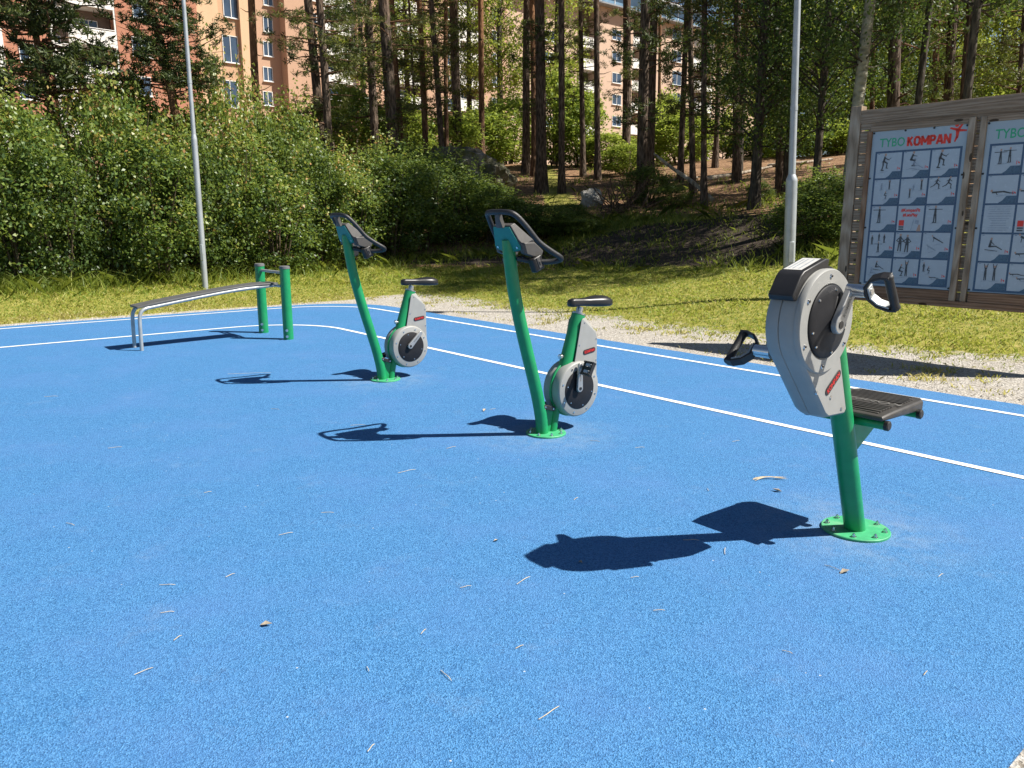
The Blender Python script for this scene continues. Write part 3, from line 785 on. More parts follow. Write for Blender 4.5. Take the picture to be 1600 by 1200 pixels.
for x, Y, wp, h, cz, cs, c, lb in [
    (572, 48, 9, 14, .36, 1.05, 1, 'leafy tree before the first stack of white balconies'),
    (640, 50, 9, 14, .36, 1.1, 0, 'leafy tree before the second stack of white balconies'),
    (735, 52, 9, 14, .34, 1.1, 1, 'leafy tree before the third stack of white balconies'),
    (782, 50, 10, 14, .34, 1.15, 0, 'birch-like leafy tree left of the thick trunk trio'),
    (868, 52, 10, 14, .38, 1.15, 1, 'birch-like leafy tree right of the thick trunk trio'),
    (1150, 48, 9, 13, .25, 1.2, 1, 'leafy tree covering the right end of the farthest building'),
    (1205, 44, 9, 13, .18, 1.25, 0, 'sunlit leafy tree behind the dark aspens'),
    (1265, 46, 9, 13, .15, 1.3, 1, 'sunlit leafy tree behind the pale aspen'),
    (1325, 40, 9, 12, .14, 1.2, 0, 'sunlit leafy tree farther uphill behind the board post'),
    (1400, 44, 9, 12, .14, 1.35, 1, 'leafy tree behind the left half of the board'),
    (1470, 38, 9, 12, .14, 1.25, 0, 'sunlit leafy tree behind the leaning trunk pair'),
    (1545, 42, 9, 12, .14, 1.4, 1, 'sunlit leafy tree behind the right half of the board'),
    (1625, 36, 9, 12, .14, 1.3, 0, 'sunlit leafy tree at the right picture edge'),
    (1440, 58, 9, 16, .15, 1.7, 0, 'big distant tree above the left half of the board'),
    (1560, 60, 9, 16, .15, 1.8, 1, 'big distant tree above the right half of the board'),
    (1330, 62, 9, 16, .15, 1.7, 0, 'big distant tree right of the lamp post'),
    (1230, 66, 9, 16, .15, 1.6, 1, 'big distant tree left of the lamp post'),
    (1680, 55, 9, 15, .12, 1.7, 0, 'big distant tree beyond the right picture edge')]:
    leafy(x, Y, wp, h, cz, cs, LC[c], 'dark_bark', lb)

# ------------------------------------------------------------------ rocks, logs, brushwood
def rock_obj(name, c, dims, seed, label, rot=0., cat='rock', mat='rock'):
    bm = bmesh.new(); bmesh.ops.create_icosphere(bm, subdivisions=5, radius=1)
    rr = random.Random(seed); ph = [rr.uniform(0, 6) for _ in range(9)]
    for v_ in bm.verts:
        x, y, z = v_.co
        k = 1 + .16 * math.sin(3 * x + ph[0]) * math.sin(2.6 * y + ph[1]) + .1 * math.sin(6 * z + ph[2] + 3 * x) + .06 * math.sin(11 * x + ph[3]) * math.sin(10 * y + ph[4]) + .03 * math.sin(23 * z + ph[5] + 17 * y)
        k += .05 * math.sin(19 * x + ph[6]) * math.sin(21 * y + ph[7]) + .04 * math.sin(37 * x + 11 * z) * math.sin(33 * y + ph[8]) - .10 * max(0, math.sin(7 * x + 5 * y + ph[1])) ** 8
        v_.co *= k
        v_.co = Vector((v_.co.x * dims[0], v_.co.y * dims[1], v_.co.z * dims[2]))
    me = bpy.data.meshes.new(name); bm.to_mesh(me); bm.free(); me.materials.append(M[mat])
    me.polygons.foreach_set('use_smooth', [True] * len(me.polygons)); me.set_sharp_from_angle(angle=R(28))
    o = link(bpy.data.objects.new(name, me)); o.location = c; o.rotation_euler = (0, 0, rot)
    return tag(o, label, cat)
p = at_depth(705, 245, 27); rock_obj('rock_outcrop', (p.x, 27, hz(p.x, 27) + .3), (2.2, 1.9, 1.35), 3, 'mossy granite outcrop sloping down behind the thin pines', .3)
p = on_ground(924, 322); rock_obj('boulder', (p.x, p.y, p.z + .2), (.34, .24, .34), 8, 'pale flat-faced boulder beside the brushwood heap', .3, 'boulder', 'pale_rock')
p = on_ground(1270, 300); rock_obj('boulder', (p.x, p.y, p.z), (.5, .4, .18), 9, 'small flat stone on the brown slope left of the pale aspen', .8, 'boulder')
def log(name, pts, r, label, mat='deadwood', cat='log', grp=None):
    mb = MB(); P = [Vector(q) for q in pts]
    mb.tube(catmull(P, 4), [r * (1 - .5 * i / (4 * (len(P) - 1))) for i in range(4 * (len(P) - 1) + 1)], 8)
    return tag(mb.build(name, M[mat], smooth=60), label, cat, grp)
def G(x, y, dz=0.):
    g = on_ground(x, y); return g + Vector((0, 0, dz))
a = G(1115, 318, .06); b_ = at_depth(1022, 240, a.y + 1.5)
log('fallen_log', [a, a.lerp(b_, .35) + Vector((0, 0, .06)), a.lerp(b_, .7), b_], .075, 'bleached leaning dead trunk propped against the twin pine')
log('fallen_log', [G(1098, 283, .06), G(1150, 276, .08), G(1205, 265, .10)], .09, 'pale fallen log lying across the brown slope')
log('fallen_log', [G(1020, 288, .06), G(1055, 285, .08), G(1090, 281, .08)], .07, 'short pale fallen log behind the crossed slim pines')
log('fallen_log', [G(1200, 262, .06), G(1250, 258, .08), G(1300, 252, .08)], .08, 'upper pale fallen log beside the lamp post')
mb = MB(); c0 = on_ground(975, 332)
for k in range(46):
    a_ = random.uniform(0, 6.28); l = random.uniform(.5, 1.5); e_ = random.uniform(.05, 1.1)
    s = c0 + Vector((random.uniform(-.7, .7), random.uniform(-.4, .4), random.uniform(-.05, .15)))
    d = Vector((math.cos(a_) * math.cos(e_), math.sin(a_) * math.cos(e_) * .6, math.sin(e_)))
    mb.tube([s, s + d * l * .5 + Vector((random.uniform(-.1, .1), 0, random.uniform(-.08, .08))), s + d * l], [random.uniform(.012, .03), .014, .004], 5)
tag(mb.build('brushwood_heap', M['brushwood'], smooth=60), 'heap of bare brown branches at the foot of the twin pine', 'brushwood')

# ------------------------------------------------------------------ grass
def blades(name, P, hgt, wd, mat, seed, dry=None):
    r = np.random.default_rng(seed); N = len(P)
    a = r.uniform(0, 6.283, N); e = np.stack([np.cos(a), np.sin(a), np.zeros(N)], 1)
    lean = r.normal(size=(N, 3)) * .75; lean[:, 2] = 1
    h = hgt * r.uniform(.55, 1.35, N); hw = (wd * r.uniform(.7, 1.3, N))[:, None]
    m = P + lean * [[.35, .35, .6]] * h[:, None]; t = P + lean * [[1.1, 1.1, .95]] * h[:, None]
    co = np.stack([P - e * hw, P + e * hw, m + e * hw * .8, t, m - e * hw * .8], 1).reshape(-1, 3).astype(np.float32)
    me = bpy.data.meshes.new(name)
    me.vertices.add(5 * N); me.vertices.foreach_set('co', co.ravel())
    me.loops.add(5 * N); me.loops.foreach_set('vertex_index', np.arange(5 * N, dtype=np.int32))
    me.polygons.add(N); me.polygons.foreach_set('loop_start', np.arange(0, 5 * N, 5, dtype=np.int32))
    A = me.attributes.new('rnd', 'FLOAT', 'FACE')
    A.data.foreach_set('value', np.clip(r.uniform(0, .75, N) + (dry if dry is not None else 0), 0, 1).astype(np.float32))
    me.materials.append(mat); me.update(calc_edges=True)
    return tag(link(bpy.data.objects.new(name, me)), kind='stuff')
def vnoise(x, y):
    return .5 + .25 * math.sin(x * 3.1 + 1.7 * math.sin(y * 1.9)) + .25 * math.sin(y * 3.7 + 1.3 * math.sin(x * 2.3 + 1))
pts = []; hs = []; dry = []; tp = []; th = []
rr = random.Random(5)
cell = {}
for _ in range(560000):
    x = rr.uniform(-16, 15); y = rr.uniform(6.2, 24)
    if abs(x) > .9 * y + 1.2: continue
    s = sdist(x, y)
    if s < .12: continue
    if s > 11: continue
    key = (int(x * 8), int(y * 8))
    if key not in cell:
        zx, zy = (key[0] + .5) / 8, (key[1] + .5) / 8
        cell[key] = (zones(zx, zy), vnoise(zx, zy), vnoise(zx * 3.3 + 5, zy * 3.3))
    (g, so, mo), n1, n2 = cell[key]
    dens = (1 - g) * (1 - .97 * mo) * (1 - .9 * so)
    if g > .05: dens += 1.5 * g * max(0, n1 * .9 + n2 - 1.12 + .10 * min(s, 3)) * (1 if s > .3 else .25)
    dens *= .55 + .6 * n2
    if rr.random() > dens: continue
    pts.append((x, y, hz(x, y) - .005)); 
    hs.append(.026 + .03 * n1 + (.05 if s > 2.6 and x < 0 else 0) * n2)
    dry.append(.46 * (1 - sstep(.3, 2.4, s)) + .5 * n1 * n2 - .16 + .18 * (rr.random() < .2))
blades('grass', np.array(pts), np.array(hs), .0065, M['grass'], 3, np.array(dry))
pts = []; hs = []
def tuft(x, y, k, h, sp):
    for _ in range(k):
        px, py = x + rr.gauss(0, sp), y + rr.gauss(0, sp)
        if sdist(px, py) < .05: continue
        pts.append((px, py, hz(px, py) - .01)); hs.append(h * rr.uniform(.5, 1.2))
for x in range(-60, 900, 6):     # rough grass along the foot of the thicket
    yb = 457 - 40 * max(0, x) / 560 if x < 560 else 417 - (x - 560) * .09
    g = on_ground(x + rr.uniform(-4, 4), yb + rr.uniform(-4, 7)); tuft(g.x, g.y, 26, .30 if x < 560 else .24, .22)
for x, y in [(915, 352), (940, 350), (960, 348), (985, 345), (1010, 345), (1045, 340), (1075, 345), (905, 365), (930, 362), (890, 380), (955, 358), (1100, 330), (1180, 325), (1210, 320), (925, 270), (905, 285), (1000, 350), (1230, 400), (1250, 398), (1270, 395), (1290, 400), (1300, 420), (1260, 410), (1305, 395), (1280, 415), (840, 417), (870, 418), (820, 416), (960, 420), (1180, 418), (1120, 420)]:
    g = on_ground(x, y); tuft(g.x, g.y, 60, .28, .3)
for _ in range(140):
    x = rr.uniform(880, 1290); y = rr.uniform(342, 425); g = on_ground(x, y); tuft(g.x, g.y, 14, .12, .18)
for _ in range(130):          # sparse tussocks in the wood
    x = rr.uniform(560, 1320); y = rr.uniform(262, 345); g = on_ground(x, y)
    if g.y < 45: tuft(g.x, g.y, 22, .2, .3)
blades('rough_grass', np.array(pts), np.array(hs), .009, M['tallgrass'], 4)
# loose stones along the gravel edge
pts = []
def pebbles():
    mb = MB(); r = random.Random(9)
    for _ in range(2600):
        p_ = r.uniform(-13, -.7); q_ = QMAX + abs(r.gauss(0, .9)) + .03
        if r.random() < .2: p_ = PMIN - abs(r.gauss(0, .2)) - .03; q_ = r.uniform(1, 7)
        c = W(p_, q_); z = hz(c.x, c.y); s = r.uniform(.006, .019)
        a_ = r.uniform(0, 3.1)
        ca, sa = math.cos(a_) * s, math.sin(a_) * s
        k = r.uniform(.5, .9)
        vs = [(c.x + ca, c.y + sa, z), (c.x - sa * k, c.y + ca * k, z), (c.x - ca, c.y - sa, z), (c.x + sa * k, c.y - ca * k, z), (c.x + ca * .3, c.y + sa * .2, z + s * r.uniform(.5, .9))]
        mb.add(vs, [(0, 1, 4), (1, 2, 4), (2, 3, 4), (3, 0, 4)])
    return mb
M['pebble'] = paint('loose_pebble', (.38, .355, .32), .9, var=.4, nscale=40)
tag(pebbles().build('gravel', M['pebble'], smooth=0), kind='stuff')

exec_parts = []
# ------------------------------------------------------------------ litter on the court
M['dry'] = paint('dry_straw', (.52, .43, .29), .8, var=.25, nscale=30)
M['dryleaf'] = paint('dry_leaf', (.34, .29, .22), .8, var=.3, nscale=30)
tw = [(225, 1050, 24, .5), (262, 958, 18, .1), (278, 998, 14, .9), (262, 915, 22, 0.), (325, 770, 10, .3), (512, 802, 18, 0.), (447, 835, 20, .3), (636, 737, 28, .35), (728, 918, 16, .2), (818, 908, 30, .6), (662, 988, 14, .9), (575, 1047, 12, -.9), (697, 1057, 30, -.7), (858, 1115, 40, .5), (1030, 955, 16, 0.), (992, 903, 12, .1), (812, 1012, 14, .4), (1133, 862, 24, 1.1), (1300, 888, 22, -.6), (1318, 896, 14, .2), (580, 1170, 16, .9), (1446, 1053, 14, .5), (1106, 766, 10, 1.5), (390, 584, 60, .08), (560, 665, 22, .05), (770, 640, 9, .2), (1290, 612, 8, .1), (705, 700, 16, .4), (930, 690, 14, -.2), (180, 700, 18, .2), (110, 820, 20, -.3), (360, 900, 14, .6), (1000, 700, 14, .1), (1150, 690, 12, .2), (1470, 900, 14, .4), (80, 620, 18, .1), (430, 640, 14, -.2), (900, 780, 12, .7), (1230, 1020, 14, -.4), (1080, 845, 22, -.05)]
for k, (x, y, L, a_) in enumerate(tw):
    t = (0 - H_) / sight(x, y)[2]; d = sight(x, y) * t; g = Vector((d[0], d[1], .004))
    ln = L / F_ * math.hypot(d[1], H_) * 1.1
    dv = Vector((math.cos(a_), math.sin(a_) * 1.8, 0)).normalized() * ln / 2
    nrm = Vector((-dv.y, dv.x, 0)) * .05
    mb = MB()
    mb.tube(catmull([g - dv, g - dv * .3 + nrm * random.uniform(-1, 1) + Vector((0, 0, .0015)), g + dv * .4 + nrm * random.uniform(-1, 1) + Vector((0, 0, .003)), g + dv], 3), [.0013] * 9 + [.0006], 5)
    tag(mb.build('dry_stalk', M['dry'], smooth=60), 'thin dry pine needle or straw lying on the blue rubber', 'dry stalk', 'dry stalks and needles littering the court')
for k, (x, y, L, lb) in enumerate([(416, 978, 16, 'small curled pale leaf on the open blue rubber at the left'), (757, 642, 9, 'small curled pale leaf left of the near bike foot'), (1214, 768, 13, 'pale dry leaf below the straw bunch beside the hand bike'), (775, 846, 9, 'tiny brown crumb of leaf near the tip of the hand bike shadow'), (907, 880, 9, 'pale leaf scrap at the edge of the hand bike shadow'), (1320, 895, 14, 'folded dry leaf in front of the hand bike foot')]):
    t = (0 - H_) / sight(x, y)[2]; d = sight(x, y) * t; s = L / F_ * math.hypot(d[1], H_) * .6
    mb = MB(); c = Vector((d[0], d[1], .004)); a_ = k * 1.3
    u_ = Vector((math.cos(a_), math.sin(a_), 0)) * s; w_ = Vector((-math.sin(a_), math.cos(a_), 0)) * s * .5
    mb.add([c - u_, c - u_ * .2 + w_ + Vector((0, 0, s * .5)), c + u_ + Vector((0, 0, s * .3)), c - u_ * .2 - w_ + Vector((0, 0, s * .35)), c - u_ * .1], [(0, 4, 1), (4, 2, 1), (0, 3, 4), (4, 3, 2)])
    tag(mb.build('dry_leaf', M['dryleaf'], smooth=0), lb, 'dry leaf', 'dry leaves on the court')
t = (0 - H_) / sight(1203, 749)[2]; d = sight(1203, 749) * t; mb = MB()
for k in range(9):
    g = Vector((d[0], d[1], .005)); a_ = .12 + random.uniform(-.3, .3); l = random.uniform(.07, .11)
    dv = Vector((math.cos(a_), math.sin(a_) * 1.4, 0)) * l
    o_ = Vector((random.uniform(-.01, .01), random.uniform(-.01, .01), 0))
    mb.tube(catmull([g + o_ - dv, g + o_ * .5 - dv * .2 + Vector((0, .012, .008)), g + dv + Vector((0, -.01 + .012 * math.sin(k), .004))], 4), [.0017] * 8 + [.0006], 5)
tag(mb.build('straw_bunch', M['dry'], smooth=60), 'bunch of dry straw on the rubber left of the hand bike post', 'straw')

# ------------------------------------------------------------------ exercise equipment
ANG = math.atan2(-V[1], -V[0])          # local x = forward, local y = towards the lane side
Y_ = Vector((0, 1, 0))
def lathe_y(mb, c, prof, n=48, mi=0, cap0=True, cap1=True):
    rings = []
    for r, y in prof:
        rings.append([Vector((c[0] + r * math.cos(2 * math.pi * k / n), y, c[1] + r * math.sin(2 * math.pi * k / n))) for k in range(n)])
    mb.rings(rings, cap0, cap1, mi)
def screw(parent, pos, r=.008, h=.004, axis='y', mat='steel', name='screw'):
    mb = MB(); p = Vector(pos); d = Vector((0, h, 0)) if axis == 'y' else Vector((0, 0, h))
    mb.cyl(p - d * .3, p + d, r, 10, r * .8)
    return mb.build(name, M[mat], parent)
def base_plate(root, r, nb, rb, cx=0.):
    mb = MB(); n = 48
    rings = [[Vector((cx + rr_ * math.cos(2 * math.pi * k / n), rr_ * math.sin(2 * math.pi * k / n), z)) for k in range(n)] for rr_, z in ((r, .001), (r, .010), (r - .003, .013))]
    mb.rings(rings); pl = mb.build('base_plate', M['green_plate'], root)
    b0 = None
    for k in range(nb):
        a = 2 * math.pi * (k + .5) / nb
        if b0 is None:
            mb = MB(); mb.cyl((0, 0, 0), (0, 0, .004), .013, 14); mb.cyl((0, 0, .004), (0, 0, .014), .0085, 6); mb.cyl((0, 0, .014), (0, 0, .019), .005, 8)
            b0 = mb.build('bolt', M['steel'], pl); o = b0
        else:
            o = b0.copy(); COL.objects.link(o); o.parent = pl
        o.location = (cx + rb * math.cos(a), rb * math.sin(a), .0132)
    return pl
def pill(mb, c, L, wd, ang, y0, y1, mi=0):
    pts = []
    for k in range(9):
        a = -math.pi / 2 + math.pi * k / 8; pts.append((L / 2 - wd / 2 + wd / 2 * math.cos(a), wd / 2 * math.sin(a)))
    for k in range(9):
        a = math.pi / 2 + math.pi * k / 8; pts.append((-L / 2 + wd / 2 + wd / 2 * math.cos(a), wd / 2 * math.sin(a)))
    ca, sa = math.cos(ang), math.sin(ang)
    mb.prism(pts, lambda p, s: Vector((c[0] + p[0] * ca - p[1] * sa, y1 if s else y0, c[1] + p[0] * sa + p[1] * ca)), mi)
def put_text(parent, body, size, fn, mat, name='lettering', bold=0., sx=1., shear=0., space=1.):
    vs, fs = text_mesh(body, size, bold, 0, shear, space)
    mb = MB(); mb.add([fn(v_.x * sx, v_.y) for v_ in vs], fs)
    return mb.build(name, M[mat], parent, smooth=0)
GLYPH = {
 'K': (.78, [(.1, 0, .1, 1), (.1, .42, .62, .95), (.28, .58, .68, .05)]),
 'O': (.92, [(.12, .28, .12, .72), (.12, .72, .3, .91), (.3, .91, .62, .91), (.62, .91, .80, .72), (.80, .72, .80, .28), (.80, .28, .62, .09), (.62, .09, .3, .09), (.3, .09, .12, .28)]),
 'M': (1.06, [(.1, 0, .1, 1), (.1, .95, .53, .30), (.53, .30, .96, .95), (.96, 0, .96, 1)]),
 'P': (.78, [(.1, 0, .1, 1), (.1, .91, .52, .91), (.52, .91, .66, .78), (.66, .78, .66, .60), (.66, .60, .52, .46), (.52, .46, .1, .46)]),
 'A': (.88, [(.06, 0, .40, 1), (.82, 0, .48, 1), (.22, .30, .66, .30)]),
 'N': (.88, [(.1, 0, .1, 1), (.1, .95, .78, .05), (.78, 0, .78, 1)])}
def block_word(parent, word, width, height, fn, mat, name='lettering', wt=.19):
    adv = [GLYPH[c][0] + .12 for c in word]; tot = sum(adv) - .12; kx = width / tot; x = -tot / 2; mb = MB()
    for c, a in zip(word, adv):
        for x0, y0, x1, y1 in GLYPH[c][1]:
            p0 = ((x + x0) * kx, (y0 - .5) * height); p1 = ((x + x1) * kx, (y1 - .5) * height)
            dx, dy = p1[0] - p0[0], p1[1] - p0[1]; L = math.hypot(dx, dy); hw = wt * height * .5
            ux, uy = dx / L * hw * .35, dy / L * hw * .35; nx_, ny_ = -dy / L * hw, dx / L * hw
            if y0 in (0, 1): p0 = (p0[0] + ux, p0[1] + uy)
            if y1 in (0, 1): p1 = (p1[0] - ux, p1[1] - uy)
            mb.add([fn(p0[0] - ux + nx_, p0[1] - uy + ny_), fn(p1[0] + ux + nx_, p1[1] + uy + ny_), fn(p1[0] + ux - nx_, p1[1] + uy - ny_), fn(p0[0] - ux - nx_, p0[1] - uy - ny_)], [(0, 1, 2, 3)])
        x += a
    return mb.build(name, M[mat], parent, smooth=0)
def badge(root, c, L, wd, ang, y):
    # ang: direction (in x-z, seen from +y: +x is left) in which the word reads
    mb = MB(); pill(mb, c, L, wd, ang, y - .004, y + .002); pill(mb, c, L * 1.0, wd, ang, y - .004, y)
    b = mb.build('badge', M['black_satin'], root, bevel=.0008)
    ca, sa = math.cos(ang), math.sin(ang)
    block_word(b, 'KOMPAN', L * .80, wd * .60, lambda u, w_: Vector((c[0] + u * ca + w_ * sa, y + .0028, c[1] + u * sa - w_ * ca)), 'red', wt=.2)
    return b
def crank(root, hub, tip, y0, y1, wd=.036, bolt=True, word=True):
    h, t = Vector((hub[0], 0, hub[1])), Vector((tip[0], 0, tip[1])); d = (t - h); L = d.length; d.normalize()
    e = Vector((-d.z, 0, d.x)); pts = []
    for k in range(11):
        a = math.pi / 2 + math.pi * k / 10; pts.append(h + d * math.cos(a) * wd * .62 + e * math.sin(a) * wd * .62)
    for k in range(9):
        a = -math.pi / 2 + math.pi * k / 8; pts.append(t + d * math.cos(a) * wd * .42 + e * math.sin(a) * wd * .42)
    mb = MB(); mb.prism(pts, lambda p, s: Vector((p.x, y1 if s else y0, p.z)))
    c = mb.build('crank', M['cast'], root, bevel=.004, seg=3)
    s_ = 1 if y1 > y0 else -1
    mb = MB(); mb.cyl(h + Y_ * (y1 - .002 * s_), h + Y_ * (y1 + .0035 * s_), wd * .27, 12)
    mb.build('crank_bolt', M['black_satin'], c)
    if word and s_ > 0:
        m = h.lerp(t, .55)
        put_text(c, 'KOMPAN', wd * .42, lambda u, w_: m + d * u + e * -w_ * (1 if True else -1) + Y_ * (y1 + .0012), 'embossed', bold=.0004)
    return c
def pedal(root, c, s_, ang, long=.095):
    mb = MB(); rot = Matrix.Rotation(ang, 3, 'Y'); c = Vector(c)
    def bx(p, d): mb.box(c + rot @ Vector((p[0], p[1] * s_, p[2])), d, rot)
    bx((0, .045, 0), (.022, .095, .022))
    for sx in (-1, 1):
        bx((sx * .045, .05, 0), (.013, .094, .034))
        for k in range(4): bx((sx * .042, .015 + k * .024, .016), (.014, .007, .008)); bx((sx * .042, .015 + k * .024, -.016), (.014, .007, .008))
    for yy in (.012, .09): bx((0, yy, 0), (.088, .011, .030))
    p = mb.build('pedal', M['black_abs'], root, bevel=.002)
    mb = MB()
    for sx in (-1, 1):
        for zz in (-.0135, .0135): mb.box(c + rot @ Vector((sx * .024, .05 * s_, zz * .9)), (.02, .04, .003), rot)
    mb.build('reflector', M['steel'], p)
    mb = MB(); mb.cyl(c + Vector((0, -.014 * s_, 0)), c + Vector((0, .012 * s_, 0)), .008, 10); mb.build('spindle', M['steel'], p)
    return p

def exercise_bike(loc, rot, label, tip, near_pedal):
    root = empty('exercise_bike', loc, rot, label, 'exercise bike', 'outdoor exercise bikes')
    base_plate(root, .145, 8, .118)
    mb = MB()
    mb.tube(catmull([(.035, 0, .008), (.052, 0, .14), (.098, 0, .33), (.186, 0, .618), (.254, 0, .85), (.308, 0, 1.07), (.342, 0, 1.28), (.352, 0, 1.385)], 7), .044, 28)
    mb.build('post', M['green'], root, smooth=60)
    C = (-.247, .308)
    mb = MB(); mb.tube([(-.062, 0, .008), (-.078, 0, .09), (-.10, 0, .2), (-.12, 0, .26)], .034, 20); mb.build('strut', M['green'], root, smooth=60)
    mb = MB(); mb.prism([(.05, .01), (.075, .2), (-.085, .165), (-.062, .01)], lambda p, s: Vector((p[0], .012 if s else -.012, p[1]))); mb.build('gusset', M['green'], root, bevel=.002)
    rt = Matrix.Rotation(R(-18), 3, 'Y')
    mb = MB(); mb.box((.006, 0, .198), (.118, .085, .034), rt); fr = mb.build('foot_rest', M['black_abs'], root, bevel=.006, seg=3)
    for sx in (-.04, .04): screw(fr, Vector((.006, .0425, .198)) + rt @ Vector((sx, 0, 0)), .007, .003)
    mb = MB(); lathe_y(mb, C, [(.209, -.009), (.213, -.006), (.213, .006), (.209, .009)]); mb.build('hoop', M['green'], root)
    # seat tube
    a, b = Vector((-.165, 0, .42)), Vector((-.312, 0, .845))
    mb = MB(); mb.tube([a, b], .051, 28); mb.build('seat_tube', M['green'], root)
    d = (b - a).normalized()
    mb = MB(); mb.tube([b - d * .004, b + d * .008], .0525, 28); mb.tube([b, b + d * .052], .026, 20); sp = mb.build('seat_post', M['steel'], root)
    mb = MB(); k = Vector((-.205, 0, .545)); mb.tube([k, k + Vector((.062, 0, .004))], .011, 12); mb.tube([k + Vector((.055, 0, .004)), k + Vector((.062, 0, .004)), k + Vector((.078, 0, .005)), k + Vector((.081, 0, .005))], [.013, .019, .019, .014], 14)
    mb.build('height_knob', M['steel'], root)
    # saddle
    rings = []; n = 24
    prof = [(-.214, .012, .928, .014), (-.220, .026, .928, .028), (-.25, .031, .929, .034), (-.33, .034, .928, .031), (-.39, .048, .926, .034), (-.45, .072, .927, .040), (-.51, .088, .928, .043), (-.56, .090, .926, .041), (-.592, .076, .922, .032), (-.606, .045, .918, .016)]
    for x, hw, zc, hh in prof:
        ring = []
        for k in range(n):
            an = 2 * math.pi * k / n; cy_, sy = math.cos(an), math.sin(an)
            yy = hw * math.copysign(abs(cy_) ** .7, cy_); zz = hh * math.copysign(abs(sy) ** .6, sy) * (1 if sy > 0 else .85)
            ring.append(Vector((x, yy, zc - .010 * (abs(yy) / .09) ** 2 + zz)))
        rings.append(ring)
    mb = MB(); mb.rings(rings); sd = mb.build('saddle', M['black_satin'], root, smooth=60)
    # covers of the drive, both halves
    for s_ in (1, -1):
        mb = MB(); pr = [(.203, .0095 * s_), (.207, .03 * s_), (.205, .07 * s_), (.198, .084 * s_), (.192, .087 * s_)]
        lathe_y(mb, C, pr, 56); cv = mb.build('drive_cover', M['grey_abs'], root, smooth=40)
        for k in range(8):
            a_ = 2 * math.pi * (k + .4) / 8
            screw(cv, (C[0] + .172 * math.cos(a_), .087 * s_, C[1] + .172 * math.sin(a_)), .0085, .004 * s_)
        mb = MB(); lathe_y(mb, C, [(.146, .084 * s_), (.146, .089 * s_), (.142, .0915 * s_), (.05, .095 * s_)], 56); hb_ = mb.build('hub_plate', M['disc_black'], root, smooth=30)
        for k in range(6):
            a_ = 2 * math.pi * (k + .25) / 6
            screw(hb_, (C[0] + .126 * math.cos(a_), .092 * s_, C[1] + .126 * math.sin(a_)), .006, .003 * s_)
    # upper housing
    for s_ in (1, -1):
        out = [(-.235, .48), (-.335, .815), (-.352, .823), (-.438, .715), (-.452, .675), (-.455, .31), (-.35, .24), (-.25, .30)]
        inn = [(-.215, .46), (-.285, .80), (-.30, .822), (-.432, .708), (-.446, .672), (-.449, .31), (-.35, .25), (-.25, .30)]
        # inner polygon is the outer face; outer polygon lies towards the middle plane
        mb = MB(); mb.rings([[Vector((x, .004 * s_, z)) for x, z in out], [Vector((x, .03 * s_, z)) for x, z in out], [Vector((x + (.012 if i in (0, 1, 2) else 0), .066 * s_, z)) for i, (x, z) in enumerate(inn)]])
        hs_ = mb.build('upper_housing', M['grey_abs'], root, smooth=20, bevel=.006, seg=3)
        for x, z in ((-.435, .66), (-.436, .50), (-.31, .79), (-.262, .63)):
            screw(hs_, (x, .066 * s_, z), .008, .003 * s_)
    badge(root, (-.362, .577), .125, .036, math.pi + R(-7), .068)
    hub = (-.222, .322)
    d_ = Vector((tip[0] - hub[0], 0, tip[1] - hub[1])).normalized() * .168
    t1 = (hub[0] + d_.x, hub[1] + d_.z); t2 = (hub[0] - d_.x, hub[1] - d_.z)
    crank(root, hub, t1, .104, .124, .043); crank(root, hub, t2, -.104, -.124, .043)
    mb = MB(); mb.cyl((hub[0], -.105, hub[1]), (hub[0], .105, hub[1]), .024, 20); mb.build('axle', M['black_satin'], root)
    if near_pedal: pedal(root, (t1[0] - .004, .138, t1[1] - .012), 1, R(62))
    pedal(root, (t2[0], -.136, t2[1]), -1, R(10))
    # console
    T = Vector((.416, 0, 1.468)); t = Vector((-.066, 0, -.15)).normalized(); nb = Vector((-.915, 0, .40))
    def cf(p, dep): return T + t * p[1] + Y_ * p[0] + nb * dep
    tz = [(-.082, 0), (.082, 0), (.128, .135), (.122, .158), (.07, .172), (-.07, .172), (-.122, .158), (-.128, .135)]
    mb = MB(); mb.prism(tz, lambda p, s: cf(p, .008 if s else .0)); fp = mb.build('front_panel', M['teal'], root, bevel=.002)
    bz = [(-.088, -.008), (.088, -.008), (.137, .135), (.128, .166), (.072, .18), (-.072, .18), (-.128, .166), (-.137, .135)]
    mb = MB(); mb.rings([[cf(p, .0085) for p in bz], [cf(p, .05 + .40 * max(0, p[1]) ** .9) for p in bz]])
    hs = mb.build('console', M['console_side'], root, bevel=.006, seg=3, smooth=20)
    for sy in (-1, 1):
        o = Vector((0, 0, 0)); mb = MB(); c = cf((sy * .098, .142), 0)
        mb.cyl(c + nb * .002, c - nb * .004, .008, 10); mb.build('screw', M['steel'], fp)
        poly = [(.338, 1.300), (.36, 1.37), (.245, 1.372), (.165, 1.315), (.182, 1.278), (.25, 1.275)]
        mb = MB(); mb.prism(poly, lambda p, s: Vector((p[0], sy * (.142 if s else .105), p[1]))); mb.build('console_arm', M['console_side'], root, bevel=.008, seg=3)
        rt = Matrix.Rotation(R(24), 3, 'Y')
        mb = MB(); mb.box((.225, sy * .135, 1.232), (.085, .05, .095), rt); br = mb.build('bracket', M['black_abs'], root, bevel=.008, seg=3)
        mb = MB(); mb.box(Vector((.222, sy * .162, 1.240)), (.028, .006, .075), rt); lv = mb.build('clip', M['console_side'], br, bevel=.003)
        mb = MB(); mb.box(Vector((.221, sy * .1655, 1.236)), (.012, .004, .03), rt); mb.build('slot', M['black_satin'], br, bevel=.003)
